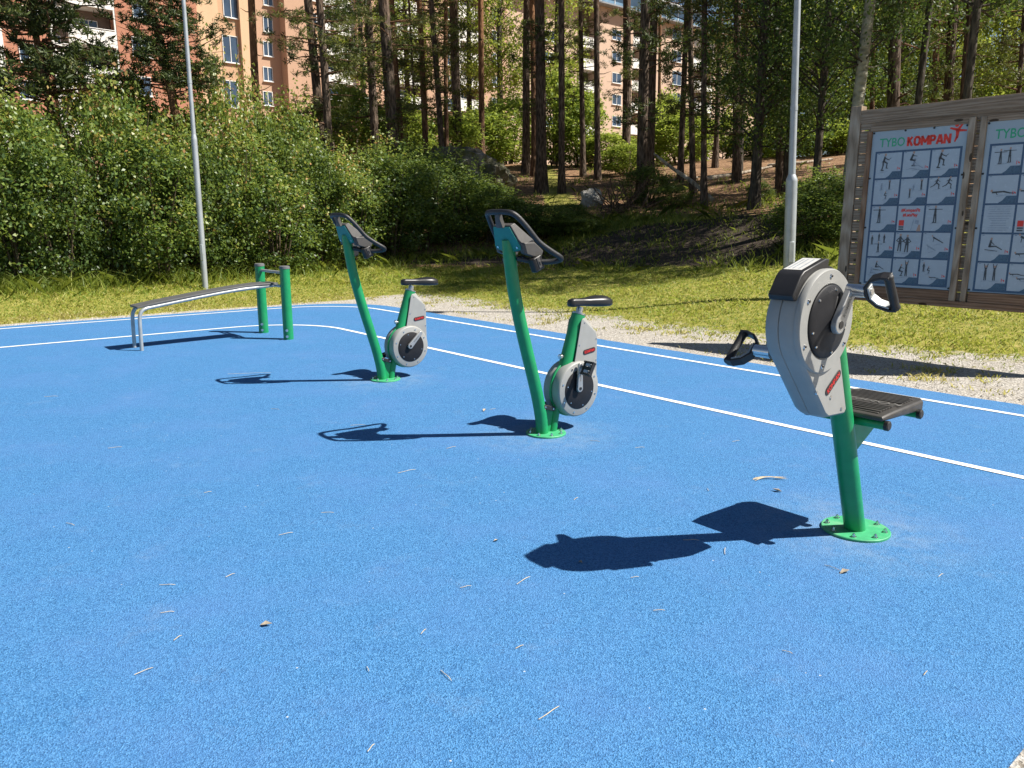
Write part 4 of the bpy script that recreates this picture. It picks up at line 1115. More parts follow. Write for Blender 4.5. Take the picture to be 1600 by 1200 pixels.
    mb = MB(); mb.rings([[Vector((x, y, z)) for x, y, z in q] for q in ([(.395, -.034, 1.462), (.43, -.034, 1.462), (.43, .034, 1.462), (.395, .034, 1.462)], [(.415, -.024, 1.515), (.447, -.024, 1.515), (.447, .024, 1.515), (.415, .024, 1.515)], [(.428, -.024, 1.558), (.452, -.024, 1.558), (.452, .024, 1.558), (.428, .024, 1.558)])])
    mb.build('neck', M['console_side'], root, bevel=.004)
    mb = MB(); mb.box((.293, .035, 1.262), (.012, .09, .022)); mb.box((.293, -.02, 1.262), (.01, .015, .02)); mb.build('display_edge', M['bluetag'], root, bevel=.003)
    half = [(.315, .045, 1.268), (.255, .095, 1.252), (.195, .150, 1.243), (.145, .19, 1.245), (.112, .225, 1.252), (.108, .248, 1.265), (.135, .252, 1.283), (.20, .235, 1.322), (.273, .207, 1.378), (.345, .178, 1.468), (.402, .148, 1.535), (.432, .118, 1.558), (.444, .06, 1.564), (.446, 0, 1.565)]
    path = [Vector(p) for p in half] + [Vector((p[0], -p[1], p[2])) for p in reversed(half[:-1])]
    mb = MB(); mb.tube(catmull(path, 5), .0182, 14); mb.build('handlebar', M['grip'], root, smooth=60)
    return root
exercise_bike(W(-3.96, 3.65), ANG, 'nearer green exercise bike with a pedal on its visible crank', (-.224, .50), True)
exercise_bike(W(-6.40, 3.77), ANG, 'farther green exercise bike with a bare crank, left of the nearer bike', (-.36, .455), False)

# hand bike
root = empty('hand_bike', W(-1.65, 3.62), ANG, 'tall arm-pedalling machine on a leaning green post with grey teardrop housing, at the right', 'hand bike')
base_plate(root, .160, 8, .132)
px = lambda z: .004 + .39 * z
mb = MB(); mb.tube([(px(.008), 0, .008), (px(.5), 0, .5), (px(1.15), 0, 1.15)], .0495, 32); mb.build('post', M['green'], root, smooth=60)
C = (.612, 1.10); RR = .218
out = []
# teardrop outline: circle plus tapering lower end
bl, brr = (.535, .672), (.350, .660)
def tang(p, sgn):
    dx, dz = p[0] - C[0], p[1] - C[1]; L = math.hypot(dx, dz); a = math.atan2(dz, dx); b = math.acos(RR / L); return a + sgn * b
a0, a1 = tang(bl, 1), R(224.6)
while a1 < a0: a1 += 2 * math.pi
NA = 56
for k in range(NA + 1):
    a = a0 + (a1 - a0) * k / NA; out.append((C[0] + RR * math.cos(a), C[1] + RR * math.sin(a)))
out += [(brr[0], brr[1] + .015), (brr[0] + .012, brr[1]), (bl[0] - .03, bl[1] - .004), (bl[0], bl[1] + .014)]
cen = (.55, 1.0)
def ins(k): return [(cen[0] + (x - cen[0]) * (1 - k), cen[1] + (z - cen[1]) * (1 - k)) for x, z in out]
ys_ = [(-.080, .10), (-.074, .05), (-.06, .018), (-.045, .004), (-.012, 0), (-.009, .022), (-.006, 0), (.02, .0), (.045, .006), (.060, .022), (.070, .05)]
mb = MB(); mb.rings([[Vector((x, y, z)) for x, z in ins(k)] for y, k in ys_])
body = mb.build('housing', M['grey_abs'], root, smooth=32)
for a, r in ((R(88), .186), (R(150), .186), (R(212), .186), (R(-30), .186), (R(30), .186), (R(272), .25)):
    pass
mb = MB(); lathe_y(mb, C, [(.2165, .058), (.2165, .074), (.211, .0815), (.158, .0835), (.151, .078)], 64)
ring = mb.build('face_ring', M['grey_abs'], root, smooth=40)
for a in (90, 152, 214, -28, 30, -86): 
    screw(ring, (C[0] + .186 * math.cos(R(a)), .0828, C[1] + .186 * math.sin(R(a))), .0105, .004)
    screw(ring, (C[0] + .186 * math.cos(R(a)), .0842, C[1] + .186 * math.sin(R(a))), .0055, .005, mat='black_satin')
for p in ((.505, .765), (.40, .70), (.625, .80)): screw(body, (p[0], .068, p[1]), .0095, .006)
mb = MB(); lathe_y(mb, C, [(.1515, .074), (.151, .086), (.146, .0905), (.11, .0935), (.07, .102), (.045, .108)], 64)
disc = mb.build('disc_cover', M['disc_black'], root, smooth=40)
hub, tip = (.607, 1.092), (.522, 1.228)
mb = MB(); hv, tv = Vector((hub[0], 0, hub[1])), Vector((tip[0], 0, tip[1])); dd = (tv - hv).normalized(); ee = Vector((-dd.z, 0, dd.x))
sec = []
for k, (L_, hw, yy) in enumerate([(-.045, .028, .094), (0, .045, .106), (.06, .042, .106), (.112, .03, .0985), (.135, .02, .092)]):
    c = hv + dd * L_
    sec.append([c - ee * hw * 1.15 + Y_ * .086, c - ee * hw * .75 + Y_ * yy, c + ee * hw * .75 + Y_ * yy, c + ee * hw * 1.15 + Y_ * .086])
mb.rings(sec); mb.build('crank_bulge', M['disc_black'], disc, smooth=60)
for a in (105, 45, 195, -15, 255, 315): screw(disc, (C[0] + .133 * math.cos(R(a)), .092, C[1] + .133 * math.sin(R(a))), .006, .004)
for s_ in (1, -1):
    tp_ = tip if s_ > 0 else (2 * hub[0] - tip[0], 2 * hub[1] - tip[1])
    crank(root, hub, tp_, .112 * s_, .138 * s_, .060)
    mb = MB(); mb.cyl((hub[0], .07 * s_, hub[1]), (hub[0], .113 * s_, hub[1]), .03, 20); mb.build('axle', M['black_satin'], root)
    tv = Vector((tp_[0], 0, tp_[1]))
    mb = MB(); mb.cyl(tv + Y_ * .112 * s_, tv + Y_ * .190 * s_, .0275, 24); mb.build('handle_tube', M['steel'], root)
    g = (Vector((-.10, 0, -.14)) if s_ > 0 else Vector((.125, 0, -.13))).normalized()
    o = tv + Y_ * .194 * s_
    lp = [(-.03, 0), (-.066, .028), (-.086, .072), (-.088, .112), (-.05, .12), (.05, .12), (.088, .112), (.086, .072), (.066, .028), (.03, 0)]
    P = [o + g * a + Y_ * b * s_ for a, b in lp]
    hn = g.cross(Y_)
    mb = MB()
    def bar(ps, wd, th):
        for i in range(len(ps) - 1):
            pass
        rings = []
        for i, p in enumerate(ps):
            t = (ps[min(i + 1, len(ps) - 1)] - ps[max(i - 1, 0)]).normalized(); nn = t.cross(hn).normalized()
            rings.append([p + hn * wd + nn * th, p - hn * wd + nn * th, p - hn * wd - nn * th, p + hn * wd - nn * th])
        mb.rings(rings)
    bar([o + g * a + Y_ * b * s_ for a, b in [(-.080, .106), (-.082, .074), (-.066, .030), (-.030, 0), (.030, 0), (.066, .030), (.082, .074), (.080, .106)]], .021, .0055)
    h = mb.build('d_handle', M['black_abs'], root, bevel=.003, seg=2, smooth=20)
    mb = MB(); bar([o + g * a + Y_ * b * s_ for a, b in [(-.026, .012), (.026, .012), (.055, .036), (.070, .078)]], .018, .004); mb.build('inner_plate', M['galv'], h, bevel=.002)
    mb = MB(); gp = [(-.086, .013), (-.081, .0185), (-.071, .020), (-.067, .0175), (0, .0185), (.067, .0175), (.071, .020), (.081, .0185), (.086, .013)]
    mb.tube([o + g * a + Y_ * .096 * s_ for a, r in gp], [r for a, r in gp], 18); mb.build('grip', M['grip'], h, smooth=50)
    mb = MB(); mb.cyl(o - Y_ * .004 * s_, o + Y_ * .020 * s_, .013, 12); mb.build('pivot_bolt', M['steel'], h)
badge(root, (.497, .828), .142, .036, math.pi - math.atan2(.067, .086), .0705)
# console riding on the housing
arc = [(C[0] + .2135 * math.cos(R(a)), C[1] + .2135 * math.sin(R(a))) for a in range(98, 20, -6)]
prof = [(.572, 1.352), (.60, 1.355), (.762, 1.310), (.785, 1.293), (.838, 1.215), (.826, 1.195)] + list(reversed(arc))
mb = MB(); mb.prism(prof, lambda p, s: Vector((p[0], .05 if s else -.062, p[1])))
cs = mb.build('console', M['black_abs'], root, bevel=.006, seg=3, smooth=25)
def onto(u, v_, dz=.0016):    # u along the slope 0..1, v across
    a, b = Vector((.603, 0, 1.3542)), Vector((.757, 0, 1.3114)); n_ = Vector((.295, 0, .955))
    return a.lerp(b, u) + Y_ * (-.006 + v_) + n_ * dz
mb = MB(); mb.add([onto(.03, -.044), onto(.97, -.044), onto(.97, .036), onto(.03, .036)], [(0, 1, 2, 3)]); st = mb.build('sticker', M['sticker'], cs, smooth=0)
mb = MB()
for v0 in (-.030, -.012, .014):
    mb.add([onto(.12, v0, .0025), onto(.88, v0, .0025), onto(.88, v0 + .004, .0025), onto(.12, v0 + .004, .0025)], [(0, 1, 2, 3)])
mb.build('print', M['figgrey'], st, smooth=0)
mb = MB(); ra = [R(a) for a in range(62, 152, 5)]
mb.rings([[Vector((C[0] + r * math.cos(a), y, C[1] + r * math.sin(a))) for r, y in ((.212, -.045), (.228, -.045), (.231, -.03), (.231, .03), (.228, .048), (.212, .048))] for a in ra])
mb.build('top_strip', M['black_satin'], root, bevel=.002)
# foot platform
top = [(.20, -.215), (.20, .165), (.10, .172), (-.245, .155), (-.29, .13), (-.29, -.18), (-.245, -.205), (.10, -.222)]
def zt(x): return .655 if x < .1 else .655 - (x - .1) * .10
def zb(x): return .622 if x > .1 else .622 - (.1 - x) * .055
mb = MB(); mb.rings([[Vector((x * .98, y * .97, zb(x))) for x, y in top], [Vector((x, y, zb(x) + .006)) for x, y in top], [Vector((x, y, zt(x) - .008)) for x, y in top], [Vector((x * .975, y * .955, zt(x))) for x, y in top]])
pf = mb.build('platform', M['tread'], root, bevel=.003, seg=2, smooth=30)
mb = MB()
for k in range(16):
    x = -.255 + k * .0275
    if -.075 < x < .0: continue
    mb.box((x, -.025, zt(x) + .0008), (.013, .30 if x > -.22 else .25, .004), Matrix.Rotation(R(5.7) if x > .1 else 0, 3, 'Y'))
mb.build('tread_ribs', M['tread'], pf, bevel=.0015)
put_text(pf, 'KOMPAN', .062, lambda u, w_: Vector((-.040 + w_, -.025 - u, .6575)), 'embossed', 'embossed_word', sx=1.3, bold=-.0005)
for x in (.155, -.185):
    mb = MB(); mb.cyl((x, -.215, .597), (x, .165, .597), .0215, 20); tb = mb.build('support_tube', M['green'], root)
    for s_ in (-1, 1):
        mb = MB(); o_ = -.025; mb.tube([(x, o_ + s_ * .185, .597), (x, o_ + s_ * .201, .597), (x, o_ + s_ * .205, .597)], [.0235, .0235, .018], 18); mb.build('tube_cap', M['black_abs'], tb)
mb = MB(); mb.prism([(px(.40) - .02, .40), (px(.6) - .02, .603), (-.20, .603), (-.20, .575)], lambda p, s: Vector((p[0], .007 if s else -.007, p[1]))); mb.build('gusset', M['green'], root, bevel=.002)
mb = MB(); mb.cyl((.02, .01, .585), (.02, .075, .585), .026, 18); mb.build('bumper', M['black_abs'], root, bevel=.004)

# sit-up bench
root = empty('sit_up_bench', W(-9.92, 2.44), ANG, 'sloping grey sit-up bench on bent steel legs between two green posts', 'exercise bench')
for s_ in (1, -1):
    x, y = -1.735, s_ * .405
    mb = MB(); mb.cyl((x, y, -.02), (x, y, .915), .064, 32); po = mb.build('post', M['green'], root)
    mb = MB(); mb.tube([(x, y, .913), (x, y, .925), (x, y, .945), (x, y, .951)], [.067, .067, .064, .052], 32); mb.build('post_cap', M['capgrey'], po)
    for z in (.045, .125):
        mb = MB(); c = Vector((x + .015 + .03, y + .060, z)); mb.tube([c, c + Vector((.004, .012, 0))], .018, 14); mb.tube([c + Vector((.004, .012, 0)), c + Vector((.006, .021, 0))], .012, 6); mb.build('bolt', M['steel'], po)
mb = MB(); mb.cyl((-1.735, -.35, .86), (-1.735, .35, .86), .019, 16); mb.build('cross_bar', M['galv'], root)
mb = MB(); mb.cyl((-1.70, -.35, .69), (-1.70, .35, .69), .019, 16); mb.build('lower_bar', M['galv'], root)
for s_ in (1, -1):
    y = s_ * .155
    mb = MB()
    mb.tube(catmull([(0, y, -.02), (-.005, y, .2), (-.012, y, .38), (-.035, y * .99, .455), (-.085, y * .97, .493), (-.2, y * .9, .513), (-.8, y * .9, .602), (-1.2, y * .9, .652), (-1.7, y * .9, .69)], 5), .0215, 18)
    mb.build('leg_tube', M['galv'], root, smooth=60)
bt = [(.005, .523), (-.25, .566), (-.6, .616), (-.95, .663), (-1.22, .695), (-1.50, .716), (-1.74, .722)]
def hwid(x): return .16 if x > -1.19 else (.165 if x < -1.3 else .15)
rings = []
for x, z in [(bt[0][0], bt[0][1])] + bt[1:4] + [(-1.18, .690), (-1.24, .6965), (-1.30, .702)] + bt[5:]:
    w_ = hwid(x)
    rings.append([Vector((x, -w_, z)), Vector((x, w_, z)), Vector((x, w_, z - .024)), Vector((x, -w_, z - .024))])
mb = MB(); mb.rings(rings); mb.build('board', M['boardgrey'], root, bevel=.005, seg=2, smooth=30)

# ------------------------------------------------------------------ lamp posts
def lamp(base, h, r0, r1, split, label):
    e = empty('lamp_post', base, 0, label, 'lamp post', 'street lamp posts')
    mb = MB(); mb.tube([(0, 0, -.3), (0, 0, split)], [r0, r0 * .97], 24); mb.tube([(0, 0, split), (0, 0, split + .03), (0, 0, split + .10)], [r0 * .97, r0 * .95, r1 * 1.02], 24, False)
    mb.build('lower_shaft', M['galv_lamp'], e, smooth=50)
    mb = MB(); mb.tube([(0, 0, split + .09), (0, 0, h)], [r1, r1 * .75], 24); mb.tube([(0, 0, split + 1.05), (0, 0, split + 1.12)], r1 * 1.03, 24); sh = mb.build('upper_shaft', M['galv_lamp'], e, smooth=50)
    mb = MB(); mb.tube([(0, 0, h - .02), (0, 0, h + .05), (.25, -.1, h + .12)], [r1 * .8, .03, .03], 12); mb.box((.45, -.18, h + .12), (.5, .2, .09), Matrix.Rotation(R(-22), 3, 'Z')); mb.build('lamp_head', M['galv_lamp'], e, bevel=.01)
    mb = MB(); mb.box((0, -r0 * .93, .75), (r0 * .9, .02, .32)); mb.build('hatch', M['galv_lamp'], e, bevel=.006)
    return e
b = on_ground(320, 444); b.y -= .50; b.x += .0; b.x *= 1 - .5 / 16; b.z = hz(b.x, b.y)
l0 = lamp(b, 7.5, .058, .042, 2.95, 'thin grey lamp post standing against the thicket behind the bench')
l0.rotation_euler = (0, R(.35), 0)
b = on_ground(1231, 468); zs = at_depth(1241, 283, b.y).z - b.z
l1 = lamp(b, 7.2, 8.7 / F_ * 12.3, 5.3 / F_ * 12.3, zs, 'thick-footed grey lamp post rising behind the hand bike')
l1.rotation_euler = (0, R(-2.4), 0)

# ------------------------------------------------------------------ information board
KANG = math.atan2(U[1], U[0])
S0, Q0 = -4.56, 9.06
kb = W(S0, Q0); kb.z = 0
root = empty('information_board', kb, KANG, 'large wooden notice board with two exercise posters at the right edge', 'notice board')
Xs = lambda s: s - S0
FY = -.06
def kbox(mb, s0, s1, z0, z1, y0, y1): mb.box(((Xs(s0) + Xs(s1)) / 2, (y0 + y1) / 2, (z0 + z1) / 2), (s1 - s0, y1 - y0, z1 - z0))
for s in (-4.56, -1.99):
    mb = MB(); mb.box((Xs(s), 0, 1.35), (.125, .125, 2.9)); mb.build('post', M['wood_grey'], root, bevel=.005)
zz = .64; k = 0
while zz < 2.58:
    mb = MB(); kbox(mb, -4.495, -2.055, zz, zz + .118, FY + .012, FY + .05); mb.build('plank', M['wood'], root, bevel=.003); zz += .125 + .001 * (k % 3); k += 1
mb = MB(); kbox(mb, -4.497, -2.053, 2.604, 2.748, FY - .004, FY + .045); mb.build('top_beam', M['wood'], root, bevel=.004)
mb = MB(); kbox(mb, -4.497, -2.053, .60, .668, FY - .035, FY + .045); mb.build('bottom_rail', M['wood_warm'], root, bevel=.004)
for s0, s1, wm in ((-4.392, -4.342, 'wood_warm_up'), (-3.336, -3.272, 'wood_grey'), (-3.222, -3.166, 'wood_grey'), (-2.166, -2.11, 'wood_grey')):
    mb = MB(); kbox(mb, s0, s1, .669, 2.50 if s0 < -4 else 2.56, FY - .03, FY + .0115); mb.build('trim', M[wm], root, bevel=.003)
for s0, s1 in ((-4.36, -3.337), (-3.165, -2.167)):
    mb = MB(); kbox(mb, s0, s1, 2.500, 2.562, FY - .026, FY + .0115); mb.build('trim', M['wood'], root, bevel=.003)
    mb = MB(); kbox(mb, s0 + .02, s1, .669, .775, FY - .026, FY + .0115); mb.build('trim', M['wood_warm'], root, bevel=.003)

def seg_fig(fn, mb, strokes, head, mi):
    # strokes: (x0,y0,x1,y1,w) in unit figure space, head: (x,y,r)
    for x0, y0, x1, y1, w_ in strokes:
        dx, dy = x1 - x0, y1 - y0; L = math.hypot(dx, dy) + 1e-9; nx_, ny_ = -dy / L * w_ / 2, dx / L * w_ / 2
        ex, ey = dx / L * w_ * .3, dy / L * w_ * .3
        mb.add([fn(x0 + nx_ - ex, y0 + ny_ - ey), fn(x1 + nx_ * .7 + ex, y1 + ny_ * .7 + ey), fn(x1 - nx_ * .7 + ex, y1 - ny_ * .7 + ey), fn(x0 - nx_ - ex, y0 - ny_ - ey)], [(0, 1, 2, 3)], mi[0])
    x, y, r = head
    mb.add([fn(x + r * math.cos(a * math.pi / 5), y + r * 1.2 * math.sin(a * math.pi / 5)) for a in range(10)], [tuple(range(10))], mi[1])
FIG = {
 'ride': ([(.0, .62, .05, .85, .13), (.05, .80, .3, .68, .06), (0, .62, .2, .5, .10), (.2, .5, .18, .25, .07), (-.03, .6, -.02, .38, .1), (-.02, .38, -.08, .12, .07), (.16, .24, .26, .22, .06), (-.12, .12, .02, .1, .07), (.28, .7, .42, .8, .03)], (.08, .98, .065)),
 'run': ([(0, .55, .08, .85, .13), (.08, .8, -.12, .68, .06), (.08, .8, .28, .66, .06), (0, .55, .22, .42, .11), (.22, .42, .2, .12, .08), (0, .55, -.18, .35, .1), (-.18, .35, -.45, .22, .07), (.18, .1, .3, .1, .05)], (.14, .98, .065)),
 'stand': ([(0, .5, 0, .84, .15), (-.05, .8, -.14, .55, .05), (.05, .8, .14, .55, .05), (-.04, .5, -.05, .08, .08), (.04, .5, .06, .08, .08), (-.09, .06, .0, .06, .05), (.03, .06, .13, .06, .05)], (0, .97, .06)),
 'tpose': ([(0, .5, 0, .84, .14), (-.38, .82, .38, .82, .045), (-.04, .5, -.05, .08, .08), (.04, .5, .08, .08, .08), (-.12, .05, .1, .05, .05)], (0, .97, .06)),
 'hips': ([(0, .5, 0, .84, .17), (-.06, .8, -.2, .66, .05), (-.2, .66, -.06, .56, .05), (.06, .8, .2, .66, .05), (.2, .66, .06, .56, .05), (-.05, .5, -.09, .08, .08), (.05, .5, .06, .08, .08)], (0, .97, .06)),
 'up': ([(0, .45, 0, .74, .13), (-.04, .72, -.1, 1.0, .05), (.04, .72, .1, 1.0, .05), (-.03, .45, -.04, .06, .07), (.03, .45, .05, .06, .07)], (0, .86, .055)),
 'lie': ([(-.45, .18, .1, .22, .10), (.1, .22, .4, .14, .09), (.4, .14, .62, .12, .06), (-.3, .2, -.2, .05, .05)], (-.5, .27, .06)),
 'plank': ([(-.35, .62, .1, .38, .14), (.1, .38, .5, .15, .09), (-.3, .6, -.34, .25, .06)], (-.45, .75, .065)),
 'sit': ([(-.15, .3, -.1, .65, .15), (-.15, .3, .2, .32, .11), (.2, .32, .55, .12, .07), (-.1, .6, .1, .42, .05), (-.4, .1, .3, .02, .05)], (-.08, .78, .065)),
 'squat': ([(0, .55, .1, .85, .14), (0, .55, .25, .5, .12), (.25, .5, .15, .2, .08), (.1, .8, .35, .75, .05), (.08, .18, .26, .18, .06)], (.14, .98, .065)),
}
CELLM = [M['figdark'], M['figgrey'], M['figskin'], M['logored'], M['poster_cell'], M['tab']]
def poster(s0, s1, z0, z1, heading, cells, grid):
    y = FY - .004
    mb = MB(); kbox(mb, s0, s1, z0, z1, y, y + .008); sheet = mb.build('poster', M['poster'], root)
    gs0, gs1, gz0, gz1 = grid; cw, ch = (gs1 - gs0) / 3, (gz1 - gz0) / 5
    L = lambda d: (lambda s, z: Vector((Xs(s), y - d, z)))
    l1 = L(.0015); mb = MB(); mb.add([l1(gs0 - .012, gz0 - .012), l1(gs1 + .012, gz0 - .012), l1(gs1 + .012, gz1 + .012), l1(gs0 - .012, gz1 + .012)], [(0, 1, 2, 3)]); mb.build('grid', M['navy'], sheet, smooth=0)
    l2 = L(.003); l3 = L(.0045); l4 = L(.006)
    for r in range(5):
        for c in range(3):
            a, b = gs0 + c * cw + .010, gs0 + (c + 1) * cw - .010; t_, bo = gz1 - r * ch - .010, gz1 - (r + 1) * ch + .010
            mf = MB(); mf.add([l2(a, bo), l2(b, bo), l2(b, t_), l2(a, t_)], [(0, 1, 2, 3)], 4)
            kind = cells[r][c]
            if kind is None:
                mf.build('picture_cell', CELLM, sheet, smooth=0); continue
            w_ = b - a
            mf.add([l3(a + w_ * .42, bo), l3(b, bo), l3(b, bo + ch * .24), l3(a + w_ * .68, bo + ch * .24), l3(a + w_ * .55, bo + ch * .08)], [(0, 1, 2, 3, 4)], 5)
            mf.add([l3(a + w_ * .04, t_ - .012), l3(a + w_ * .12, t_ - .012), l3(a + w_ * .12, t_ - .007), l3(a + w_ * .04, t_ - .007)], [(0, 1, 2, 3)], 5)
            for (fx, fz, sc, f, tone) in kind:
                st, hd = FIG[f]; x0, z0_ = a + fx * w_, bo + fz * ch
                mats_ = {'d': (0, 2), 'g': (1, 1), 's': (0, 2)}[tone]
                seg_fig(lambda u, v_: l4(x0 + u * sc * ch, z0_ + v_ * sc * ch), mf, st, hd, mats_)
                mf.add([l4(x0 - .3 * sc * ch, z0_ - .01), l4(x0 + .25 * sc * ch, z0_ + .004), l4(x0 + .3 * sc * ch, z0_ + .009), l4(x0 - .2 * sc * ch, z0_ - .003)], [(0, 1, 2, 3)], 1)
            mf.add([l4(b - .038, bo + ch * .28), l4(b - .034, bo + ch * .28), l4(b - .033, bo + ch * .40), l4(b - .039, bo + ch * .40)], [(0, 1, 2, 3)], 3)
            mf.add([l4(b - .024, bo + ch * .33), l4(b - .010, bo + ch * .30), l4(b - .008, bo + ch * .34), l4(b - .022, bo + ch * .38)], [(0, 1, 2, 3)], 3)
            mf.build('picture_cell', CELLM, sheet, smooth=0)
    # heading
    sc = (gs1 - gs0) / .89
    put_text(sheet, 'TYBO', .132 * sc, lambda u, v_: l1(gs0 + .165 * sc + u, gz1 + .098 + v_), 'tybo', bold=.0012, sx=.82)
    block_word(sheet, 'KOMPAN', .445 * sc, .098, lambda u, v_: l1(gs0 + .552 * sc + u, gz1 + .098 + v_), 'logored', wt=.25)
    mb = MB(); cx_, cz_ = gs0 + .835 * sc, gz1 + .165
    for x0, z0_, x1, z1_, w_ in [(0, .02, .0, -.07, .042), (0, .015, -.078, .038, .030), (0, .01, .088, .002, .030), (0, .01, .055, .090, .030), (0, -.05, -.02, -.105, .028)]:
        dx, dz = x1 - x0, z1_ - z0_; Ln = math.hypot(dx, dz); nx_, nz_ = -dz / Ln * w_ / 2, dx / Ln * w_ / 2
        mb.add([l1(cx_ + x0 + nx_, cz_ + z0_ + nz_), l1(cx_ + x1 + nx_ * .5, cz_ + z1_ + nz_ * .5), l1(cx_ + x1 - nx_ * .5, cz_ + z1_ - nz_ * .5), l1(cx_ + x0 - nx_, cz_ + z0_ - nz_)], [(0, 1, 2, 3)])
    mb.add([l2(cx_ - .012 + .019 * math.cos(a * .6283), cz_ + .062 + .019 * math.sin(a * .6283)) for a in range(10)], [tuple(range(10))])
    mb.build('emblem', M['logored'], sheet, smooth=0)
    # steel screws round the sheet
    for s, z in [(s0 + .015, z1 - .015), (s0 + .36, z1 - .012), (s0 + .66, z1 - .012), (s1 - .015, z1 - .015), (s0 + .012, (z0 + z1) / 2 + .35), (s0 + .012, (z0 + z1) / 2 - .2), (s1 - .012, (z0 + z1) / 2 + .35), (s1 - .012, (z0 + z1) / 2 - .2), (s0 + .015, z0 + .02), (s1 - .015, z0 + .02)]:
        mb = MB(); mb.cyl((Xs(s), y, z), (Xs(s), y - .007, z), .011, 10); mb.build('screw', M['black_satin'], sheet)
    return sheet, gs0, gz1, cw, ch, l3, l4
S = lambda fx, fz, sc, f, t='d': (fx, fz, sc, f, t)
cells1 = [[[S(.3, .22, .66, 'ride')], [S(.3, .3, .6, 'squat', 'd'), S(.5, .25, .5, 'sit', 'g')], [S(.32, .22, .68, 'ride', 's')]],
          [[S(.62, .55, .38, 'up'), S(.45, .18, .3, 'squat'), S(.3, .55, .25, 'stand', 'g')], [S(.8, .5, .42, 'up'), S(.38, .22, .36, 'up'), S(.5, .5, .22, 'stand', 'g')], [S(.28, .5, .44, 'run'), S(.72, .5, .44, 'run')]],
          [[S(.32, .28, .62, 'tpose')], None, [S(.36, .28, .62, 'tpose')]],
          [[S(.12, .45, .36, 'stand'), S(.4, .6, .3, 'stand'), S(.62, .52, .34, 'stand'), S(.4, .15, .4, 'tpose')], [S(.2, .18, .68, 'hips'), S(.48, .15, .68, 'hips')], [S(.55, .5, .42, 'plank'), S(.35, .22, .34, 'plank', 'g')]],
          [[S(.45, .45, .44, 'sit'), S(.25, .22, .4, 'sit', 'g')], [S(.28, .2, .5, 'squat'), S(.55, .25, .62, 'up')], [S(.15, .48, .34, 'stand'), S(.3, .38, .3, 'squat'), S(.55, .22, .3, 'lie')]]]
sh, g0, gz1, cw, ch, l3, l4 = poster(-4.338, -3.338, .778, 2.498, 1, cells1, (-4.276, -3.386, .815, 2.268))
a, t_ = g0 + cw + .01, gz1 - 2 * ch - .01
put_text(sh, '#KompanFit', .047, lambda u, v_: l3(a + .135 + u, t_ - .048 + v_), 'logored', bold=.0018, sx=.86)
put_text(sh, '#LetsPlay', .047, lambda u, v_: l3(a + .135 + u, t_ - .100 + v_), 'logored', bold=.0018, sx=.86)
def quad(mb, l, s0, z0, s1, z1, mi=0): mb.add([l(s0, z0), l(s1, z0), l(s1, z1), l(s0, z1)], [(0, 1, 2, 3)], mi)
def app_panel(sh, a, t_, l3, l4):
    mb = MB(); quad(mb, l3, a + .02, t_ - .215, a + .075, t_ - .155); mb.build('app_icon', M['logored'], sh, smooth=0)
    mb = MB(); quad(mb, l3, a + .02, t_ - .238, a + .075, t_ - .222); quad(mb, l3, a + .02, t_ - .262, a + .075, t_ - .246); mb.build('store_buttons', M['figdark'], sh, smooth=0)
    mb = MB(); mb.add([l4(a + .150, t_ - .275), l4(a + .158, t_ - .275), l4(a + .182, t_ - .15), l4(a + .176, t_ - .15)], [(0, 1, 2, 3)], 0)
    mb.add([l4(a + .195, t_ - .15), l4(a + .235, t_ - .16), l4(a + .232, t_ - .205), l4(a + .192, t_ - .19)], [(0, 1, 2, 3)], 0)
    mb.add([l4(a + .215, t_ - .275), l4(a + .262, t_ - .275), l4(a + .25, t_ - .20), l4(a + .232, t_ - .21)], [(0, 1, 2, 3)], 1)
    mb.build('hand_picture', [M['figgrey'], M['figskin']], sh, smooth=0)
app_panel(sh, a, t_, l3, l4)
cells2 = [[[S(.32, .3, .5, 'tpose'), S(.62, .34, .5, 'tpose')], [S(.4, .25, .6, 'run')], [S(.4, .25, .6, 'hips')]],
          [[S(.5, .25, .62, 'lie')], [S(.3, .3, .5, 'lie'), S(.6, .5, .4, 'lie')], [S(.4, .25, .6, 'squat')]],
          [None, None, [S(.4, .25, .6, 'up')]],
          [[S(.42, .34, .56, 'sit')], [S(.45, .55, .5, 'plank'), S(.4, .18, .5, 'lie')], [S(.4, .25, .6, 'sit')]],
          [[S(.3, .3, .6, 'up'), S(.6, .3, .6, 'up')], [S(.25, .5, .4, 'lie'), S(.5, .35, .4, 'lie')], [S(.4, .25, .6, 'tpose')]]]
sh, g0, gz1, cw, ch, l3, l4 = poster(-3.164, -2.168, .778, 2.498, 2, cells2, (-3.105, -2.215, .80, 2.268))
mb = MB(); a, t_ = g0 + .01, gz1 - 2 * ch - .01
rr2 = random.Random(4)
for k, z in enumerate((.018, .040, .062, .085, .11, .135, .155, .18, .205, .228, .25)):
    x0 = .03 + .05 * rr2.random(); quad(mb, l3, a + x0, t_ - z - .004, a + .277 - x0 + .01, t_ - z + .003)
mb.build('notice_text', M['figgrey'], sh, smooth=0)
app_panel(sh, g0 + cw + .01, t_, l3, l4)

